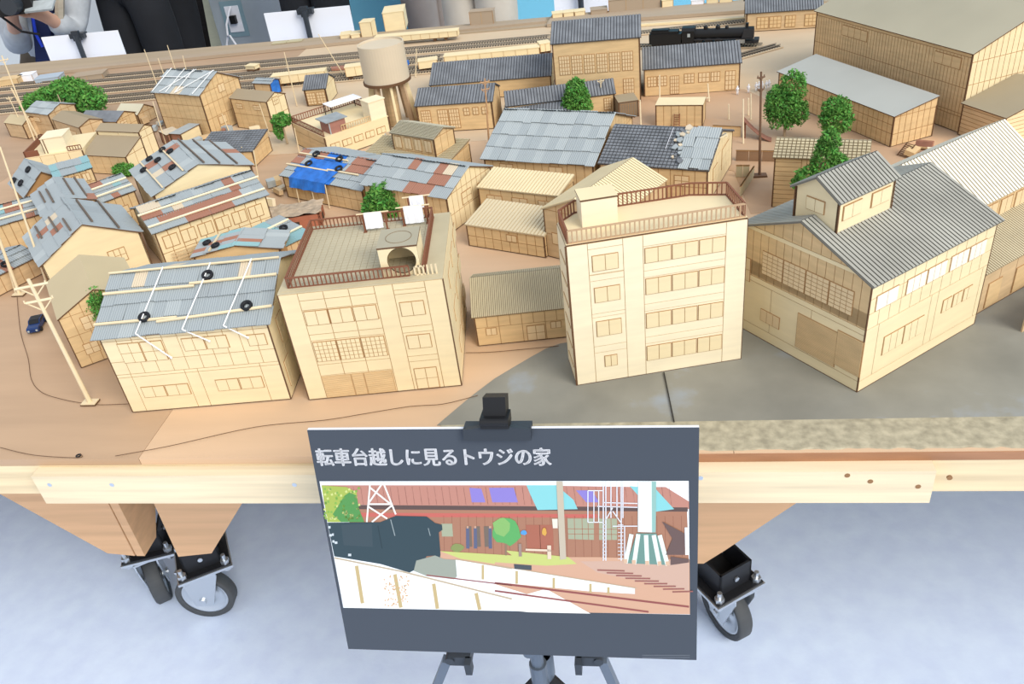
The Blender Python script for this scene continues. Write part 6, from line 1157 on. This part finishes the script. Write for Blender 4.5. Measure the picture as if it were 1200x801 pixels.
# ------------------------------------------------------------------ white boards beyond the table, each on a stand
def back_board(tl, tr, y, hgt, label, clip_px=None):
    a, c = Vector(aty(*tl, y)), Vector(aty(*tr, y)); wd = (c - a).length; o = thing('white_board', label, 'board', (a.x, a.y, a.z)); b = MB(); ang_ = math.atan2((c - a).z, (c - a).x)
    b.box(0, 0, -hgt, wd, .006, 0, T=Matrix.Rotation(-ang_ * 0, 4, 'Y')); part('panel', b, white, o)
    st_ = thing('board_stand', 'black clip stand of the ' + label.replace(' in front of the photographer', '').replace(' standing before the grey wall and extinguisher', ' before the extinguisher'), 'stand', (a.x + wd * .5, a.y - .012, -.75)); b = MB(); H0 = a.z + .75
    b.box(-.03, -.008, H0 - .012, .03, .022, H0 + .006); b.box(-.014, -.014, H0 - .02, .014, .0, H0 + .016); part('clip', b, gun, st_)
    b = MB(); b.tube((0, -.01, H0), (0, -.012, .45), .010, n=10); b.tube((0, -.012, .45), (0, -.012, .2), .014, n=10); part('mast', b, gun, st_)
    for a_ in (math.radians(270), math.radians(30), math.radians(150)): b = MB(); b.tube((0, -.012, .35), (math.cos(a_) * .28, math.sin(a_) * .28, .01), .009, n=8); part('leg', b, black, st_)
back_board((48, 44), (137, 35), 3.14, .30, 'white board back in front of the photographer at the far left')
back_board((309, 16), (409, 7), 3.14, .30, 'white board back standing before the grey wall and extinguisher')
back_board((648, -14), (712, -22), 3.14, .30, 'white board back at the top edge behind the tall workshop')
# ------------------------------------------------------------------ people beyond the table
skin_m = mat('skin', (.62, .36, .25), rough=.6, var=.04, scale=(20, 20, 20)); hair_m = mat('black_hair', (.015, .012, .012), rough=.6, var=0)
def skin_mesh(J, E_, root, sub=1, name='body', m=skin_m, parent=None):
    bm = bmesh.new(); lay_ = bm.verts.layers.skin.verify(); vs_ = {}
    for k_, (p, r_) in J.items():
        v = bm.verts.new(p); rr_ = r_ if isinstance(r_, tuple) else (r_, r_); v[lay_].radius = rr_; v[lay_].use_root = (k_ == root); vs_[k_] = v
    for a_, b_ in E_: bm.edges.new((vs_[a_], vs_[b_]))
    me = bpy.data.meshes.new(name); bm.to_mesh(me); bm.free(); o = bpy.data.objects.new('tmp', me); C.objects.link(o)
    md = o.modifiers.new('skin', 'SKIN'); md.use_smooth_shade = True; md.branch_smoothing = .5; sb = o.modifiers.new('sub', 'SUBSURF'); sb.levels = sub; sb.render_levels = sub
    bpy.context.view_layer.update(); dg = bpy.context.evaluated_depsgraph_get(); me2 = bpy.data.meshes.new_from_object(o.evaluated_get(dg)); C.objects.unlink(o); bpy.data.objects.remove(o)
    me2.name = name; me2.materials.clear(); me2.materials.append(m); me2.polygons.foreach_set('use_smooth', [True] * len(me2.polygons)); return link(name, me2, parent)
def lerp(a, b_, t): return Vector(a) + (Vector(b_) - Vector(a)) * t
def hand_joints(J, E_, key, wrist, palm_dir, side, curl, s=1.0):
    """five fingers: palm_dir = where the fingers point, side = towards the thumb, curl = palm normal the fingers bend to"""
    w, f, t, c = Vector(wrist), Vector(palm_dir).normalized(), Vector(side).normalized(), Vector(curl).normalized()
    J[key + 'w'] = (tuple(w), .026 * s); J[key + 'p'] = (tuple(w + f * .045 * s), (.034 * s, .016 * s)); E_.append((key + 'w', key + 'p'))
    for i, (o_, L_) in enumerate(((.030, .072), (.010, .080), (-.010, .074), (-.029, .058))):
        k0 = w + f * .085 * s + t * o_ * s; k1 = k0 + (f * .75 + c * .5) * L_ * .5 * s; k2 = k1 + (f * .15 + c * .95) * L_ * .5 * s
        for q_, (p_, r_) in enumerate(((k0, .0095), (k1, .0085), (k2, .0070))): J['%s%d%d' % (key, i, q_)] = (tuple(p_), r_ * s)
        E_ += [(key + 'p', '%s%d0' % (key, i)), ('%s%d0' % (key, i), '%s%d1' % (key, i)), ('%s%d1' % (key, i), '%s%d2' % (key, i))]
    t0 = w + f * .030 * s + t * .038 * s; t1 = t0 + (f * .6 + t * .5 + c * .4) * .034 * s; t2 = t1 + (f * .7 + c * .5) * .028 * s
    for q_, (p_, r_) in enumerate(((t0, .013), (t1, .0105), (t2, .0085))): J['%st%d' % (key, q_)] = (tuple(p_), r_ * s)
    E_ += [(key + 'p', key + 't0'), (key + 't0', key + 't1'), (key + 't1', key + 't2')]
def person(name_label, hip, feet, chest, sh_w, head, arms, trouser_m, top_m, shoe_m, face, knees=None, grip=None, hair=hair_m):
    """joints in world space; arms = ((elbow, wrist, fingerdir, thumbdir, curl), ...) left/right as seen"""
    o = thing('person', name_label, 'person', (hip[0], hip[1], -.75)); inv_ = o.matrix_basis.inverted(); L_ = Matrix.Translation((-hip[0], -hip[1], .75))
    P = lambda v: L_ @ Vector(v); hip = Vector(hip); chest = Vector(chest); head = Vector(head); fx = Vector(face).normalized(); sx = fx.cross(Vector((0, 0, 1))).normalized() * -1
    J = {'hip': (P(hip), (.125, .095)), 'waist': (P(lerp(hip, chest, .45)), (.115, .085)), 'chest': (P(chest), (.135, .10)), 'neck': (P(chest + (head - chest) * .50), .052), 'head': (P(head), (.078, .088)), 'crown': (P(head + (head - chest).normalized() * .085), (.070, .078))}
    E_ = [('hip', 'waist'), ('waist', 'chest'), ('chest', 'neck'), ('neck', 'head'), ('head', 'crown')]
    T = {'hip': (P(hip), (.140, .112)), 'waist': (P(lerp(hip, chest, .25)), (.128, .10))}; TE = [('hip', 'waist')]; U = {'hip': (P(lerp(hip, chest, -.12)), (.150, .118)), 'waist': (P(lerp(hip, chest, .45)), (.138, .108)), 'chest': (P(chest), (.158, .122)), 'collar': (P(chest + (head - chest) * .38), .07)}; UE = [('hip', 'waist'), ('waist', 'chest'), ('chest', 'collar')]
    for i, s_ in enumerate((-1, 1)):
        hj = hip + sx * .085 * s_ - Vector((0, 0, .05)); ft = Vector(feet[i]); kn = Vector(knees[i]) if knees else lerp(hj, ft, .50) + fx * .02; k_ = 'LR'[i]
        ank = ft + Vector((0, 0, .085)); J[k_ + 'h'] = (P(hj), .085); J[k_ + 'k'] = (P(kn), .055); J[k_ + 'c'] = (P(lerp(kn, ank, .3)), .053); J[k_ + 'a'] = (P(ank), .036); J[k_ + 'f'] = (P(ft + fx * .13 + Vector((0, 0, .035))), (.038, .025)); E_ += [('hip', k_ + 'h'), (k_ + 'h', k_ + 'k'), (k_ + 'k', k_ + 'c'), (k_ + 'c', k_ + 'a'), (k_ + 'a', k_ + 'f')]
        T[k_ + 'h'] = (P(hj), .102); T[k_ + 'k'] = (P(kn), .080); T[k_ + 'a'] = (P(ank + Vector((0, 0, .02))), .070); TE += [('hip', k_ + 'h'), (k_ + 'h', k_ + 'k'), (k_ + 'k', k_ + 'a')]
        b = MB(); b.v = []; sh = {'a': (P(ft + Vector((0, 0, .045)) - fx * .05), .045), 'b': (P(ft + fx * .06 + Vector((0, 0, .04))), .045), 'c': (P(ft + fx * .17 + Vector((0, 0, .034))), (.042, .03))}; skin_mesh(sh, [('a', 'b'), ('b', 'c')], 'a', 1, 'shoe', shoe_m, o)
        el, wr, fd, td, cd = arms[i]; shd = chest + sx * sh_w * s_ + (head - chest) * .16
        J[k_ + 's'] = (P(shd), .055); J[k_ + 'e'] = (P(el), .038); E_ += [('chest', k_ + 's'), (k_ + 's', k_ + 'e')]; hand_joints(J, E_, k_ + 'H', P(wr), fd, td, cd); E_.append((k_ + 'e', k_ + 'Hw'))
        U[k_ + 's'] = (P(shd), .078); U[k_ + 'e'] = (P(el), .058); U[k_ + 'w'] = (P(lerp(el, wr, .82)), .046); UE += [('chest', k_ + 's'), (k_ + 's', k_ + 'e'), (k_ + 'e', k_ + 'w')]
    skin_mesh(J, E_, 'hip', 2, 'body', skin_m, o); skin_mesh(T, TE, 'hip', 2, 'trousers', trouser_m, o); skin_mesh(U, UE, 'hip', 2, 'top', top_m, o)
    up = (head - chest).normalized(); q = P(head)
    b = MB(); b.blob(tuple(q + up * .055 - fx * .015), (.088, .092, .082), 10); part('hair', b, hair, o, smooth=True)
    b = MB(); c0 = q + fx * .085 + up * .015; b.prism([(0, -.018), (.022, -.014), (0, .022)], -.009, .009, axis='x', T=Matrix.Translation(c0) @ Matrix((sx, fx, up)).transposed().to_4x4()); part('nose', b, skin_m, o)
    for s_ in (-1, 1): b = MB(); b.blob(tuple(q + fx * .078 + sx * .032 * s_ + up * .028), (.011, .011, .008), 6); part('eye', b, hair_m, o, smooth=True); b = MB(); b.blob(tuple(q + sx * .086 * s_ + up * .01), (.012, .018, .030), 6); part('ear', b, skin_m, o, smooth=True)
    b = MB(); b.blob(tuple(q + fx * .080 - up * .035), (.022, .010, .007), 6); part('mouth', b, mat('lips', (.42, .15, .13), var=0), o, smooth=True); return o, sx
blackcloth = mat('black_trouser_cloth', (.012, .013, .016), rough=.9, var=.2, scale=(6, 6, 6)); greyknit = mat('grey_knit', (.42, .44, .46), rough=.95, var=.10, scale=(30, 30, 30)); taupe = mat('taupe_cloth', (.30, .25, .22), rough=.9, var=.15, scale=(5, 5, 5)); beigec = mat('beige_cloth', (.52, .46, .38), rough=.9, var=.15, scale=(5, 5, 5)); shoe = mat('dark_shoe', (.03, .028, .03), var=0); navy = mat('navy_cloth', (.012, .02, .075), rough=.8, var=.15)
def standing(label, pxl, pxr, y, tm, um, ang=-.2, h=.92):
    l_, r_ = Vector(aty(*pxl, y)), Vector(aty(*pxr, y)); mid = (l_ + r_) / 2; hip = Vector((mid.x, y, h - .75)); face = Vector((math.sin(ang), -math.cos(ang), 0)); sx = face.cross(Vector((0, 0, 1))).normalized() * -1
    ft = [Vector((l_.x, y, -.75)), Vector((r_.x, y, -.75))]
    if sx.dot(r_ - l_) < 0: ft = ft[::-1]
    chest = hip + Vector((0, 0, .38)); head = chest + Vector((0, 0, .33)); arms = []
    for s_ in (-1, 1): e = chest + sx * .23 * s_ + Vector((0, 0, -.16)); w_ = e + face * .19 + Vector((0, 0, .09)) - sx * .08 * s_; arms.append((e, w_, face * .5 - sx * s_ * .8, Vector((0, 0, 1)), face * -.6 - sx * s_ * .5))
    return person(label, hip, ft, chest, .17, head, arms, tm, um, shoe, face)
standing('person in black trousers standing behind the left white board, seen from the thighs down', (150, 50), (193, 45), 3.62, blackcloth, greyknit)
standing('person in black trousers further back beside the dark recess', (196, 40), (216, 38), 4.15, blackcloth, blackcloth)
standing('person in dark clothes standing behind the middle white board', (356, 10), (386, 8), 3.85, blackcloth, blackcloth)
standing('person in taupe trousers standing behind the large plywood box at the rear edge', (497, 15), (513, 12), 4.16, taupe, beigec, .9)
standing('person in beige trousers standing behind the greyish brown box at the rear edge', (549, 10), (578, 8), 3.50, beigec, white, -.4)
# the photographer, leaning in at the far left
Yp = 3.36; A = lambda x, y, d=0: Vector(aty(x, y, Yp + d))
hipP = A(50, 20, .32); hipP.z = -.10; chestP = A(48, -38, .12); headP = chestP + Vector((.02, -.12, .27)); fc = Vector((.35, -.92, -.15))
elL, wrL, elR, wrR = A(24, 58, .02), A(15, 25, -.10), A(86, 36, .02), A(57, 22, -.12)
fL = [Vector((hipP.x - .12, hipP.y + .05, -.75)), Vector((hipP.x + .12, hipP.y + .02, -.75))]; kN = [Vector((hipP.x - .14, hipP.y - .12, -.34)), Vector((hipP.x + .14, hipP.y - .12, -.34))]
face2 = Vector((.2, -1, 0)).normalized(); sx2 = face2.cross(Vector((0, 0, 1))).normalized() * -1
if sx2.x < 0: elL, elR, wrL, wrR = elR, elL, wrR, wrL; fL = fL[::-1]; kN = kN[::-1]
armsP = []
for e_, w_ in ((elL, wrL), (elR, wrR)):
    left = w_.x < chestP.x - .02
    armsP.append((e_, w_, (Vector((.15, -.2, .9)) if left else Vector((-.75, -.25, .55))), (Vector((1, 0, .2)) if left else Vector((.3, -.1, 1))), (Vector((.6, -.6, .2)) if left else Vector((-.3, -.7, .4)))))
ph, _sx = person('person in grey cardigan and navy shirt crouching with a black camera and a phone', hipP, fL, chestP, .17, headP, armsP, mat('brown_cloth', (.10, .075, .05), rough=.9, var=.15), greyknit, shoe, face2, kN)
pw = ph.matrix_basis.inverted()
b = MB(); q = A(36, 20, -.035); q2 = A(44, 66, .0); b.v = []; n_ = 8
pts_l = [A(26, -10, -.02), A(36, 20, -.01), A(40, 50, -.01), A(42, 75, .0)]; pts_r = [A(60, -10, -.02), A(62, 20, -.01), A(58, 50, -.01), A(60, 75, .0)]
for i in range(3): b.face([pw @ pts_l[i], pw @ pts_r[i], pw @ pts_r[i + 1], pw @ pts_l[i + 1]]); b.face([pw @ (pts_l[i] + Vector((0, .03, 0))), pw @ (pts_l[i + 1] + Vector((0, .03, 0))), pw @ (pts_r[i + 1] + Vector((0, .03, 0))), pw @ (pts_r[i] + Vector((0, .03, 0)))])
part('shirt_front', b, navy, ph)
b = MB(); b.path([pw @ A(38, 18, -.03), pw @ A(42, 40, -.03), pw @ A(50, 55, -.03)], .006); part('blue_lanyard', b, mat('bright_blue_cord', (.02, .06, .6), var=0), ph)
b = MB(); b.path([pw @ A(70, -10, -.06), pw @ A(70, 30, -.07), pw @ A(73, 60, -.05)], .018); part('bag_strap', b, mat('beige_strap', (.42, .37, .29), var=.1), ph)
cm_ = thing('photo_camera', 'black camera with strap held by the crouching person at the far left', 'camera', tuple(A(18, 3, -.19)), .3); b = MB(); b.box(-.065, -.03, -.04, .065, .03, .045); b.box(-.025, -.025, .045, .025, .02, .065); part('body', b, black, cm_); b = MB(); b.lathe([(0, -.09), (.030, -.09), (.034, -.06), (.036, -.03), (0, -.03)], 24, axis='y'); part('lens', b, gun, cm_)
b = MB(); s0 = Vector((-.06, .0, .02)); b.path([s0, s0 + Vector((-.02, .02, -.06)), s0 + Vector((.03, .03, -.13)), s0 + Vector((.09, .03, -.15))], .005); part('strap', b, black, cm_)
pn = thing('phone', 'pale phone held flat in the hand beside the black camera', 'phone', tuple(A(47, 7, -.19)), .1); b = MB(); b.box(-.055, -.028, -.004, .055, .028, .004, T=Matrix.Rotation(.5, 4, 'X')); part('phone_body', b, greyl, pn)
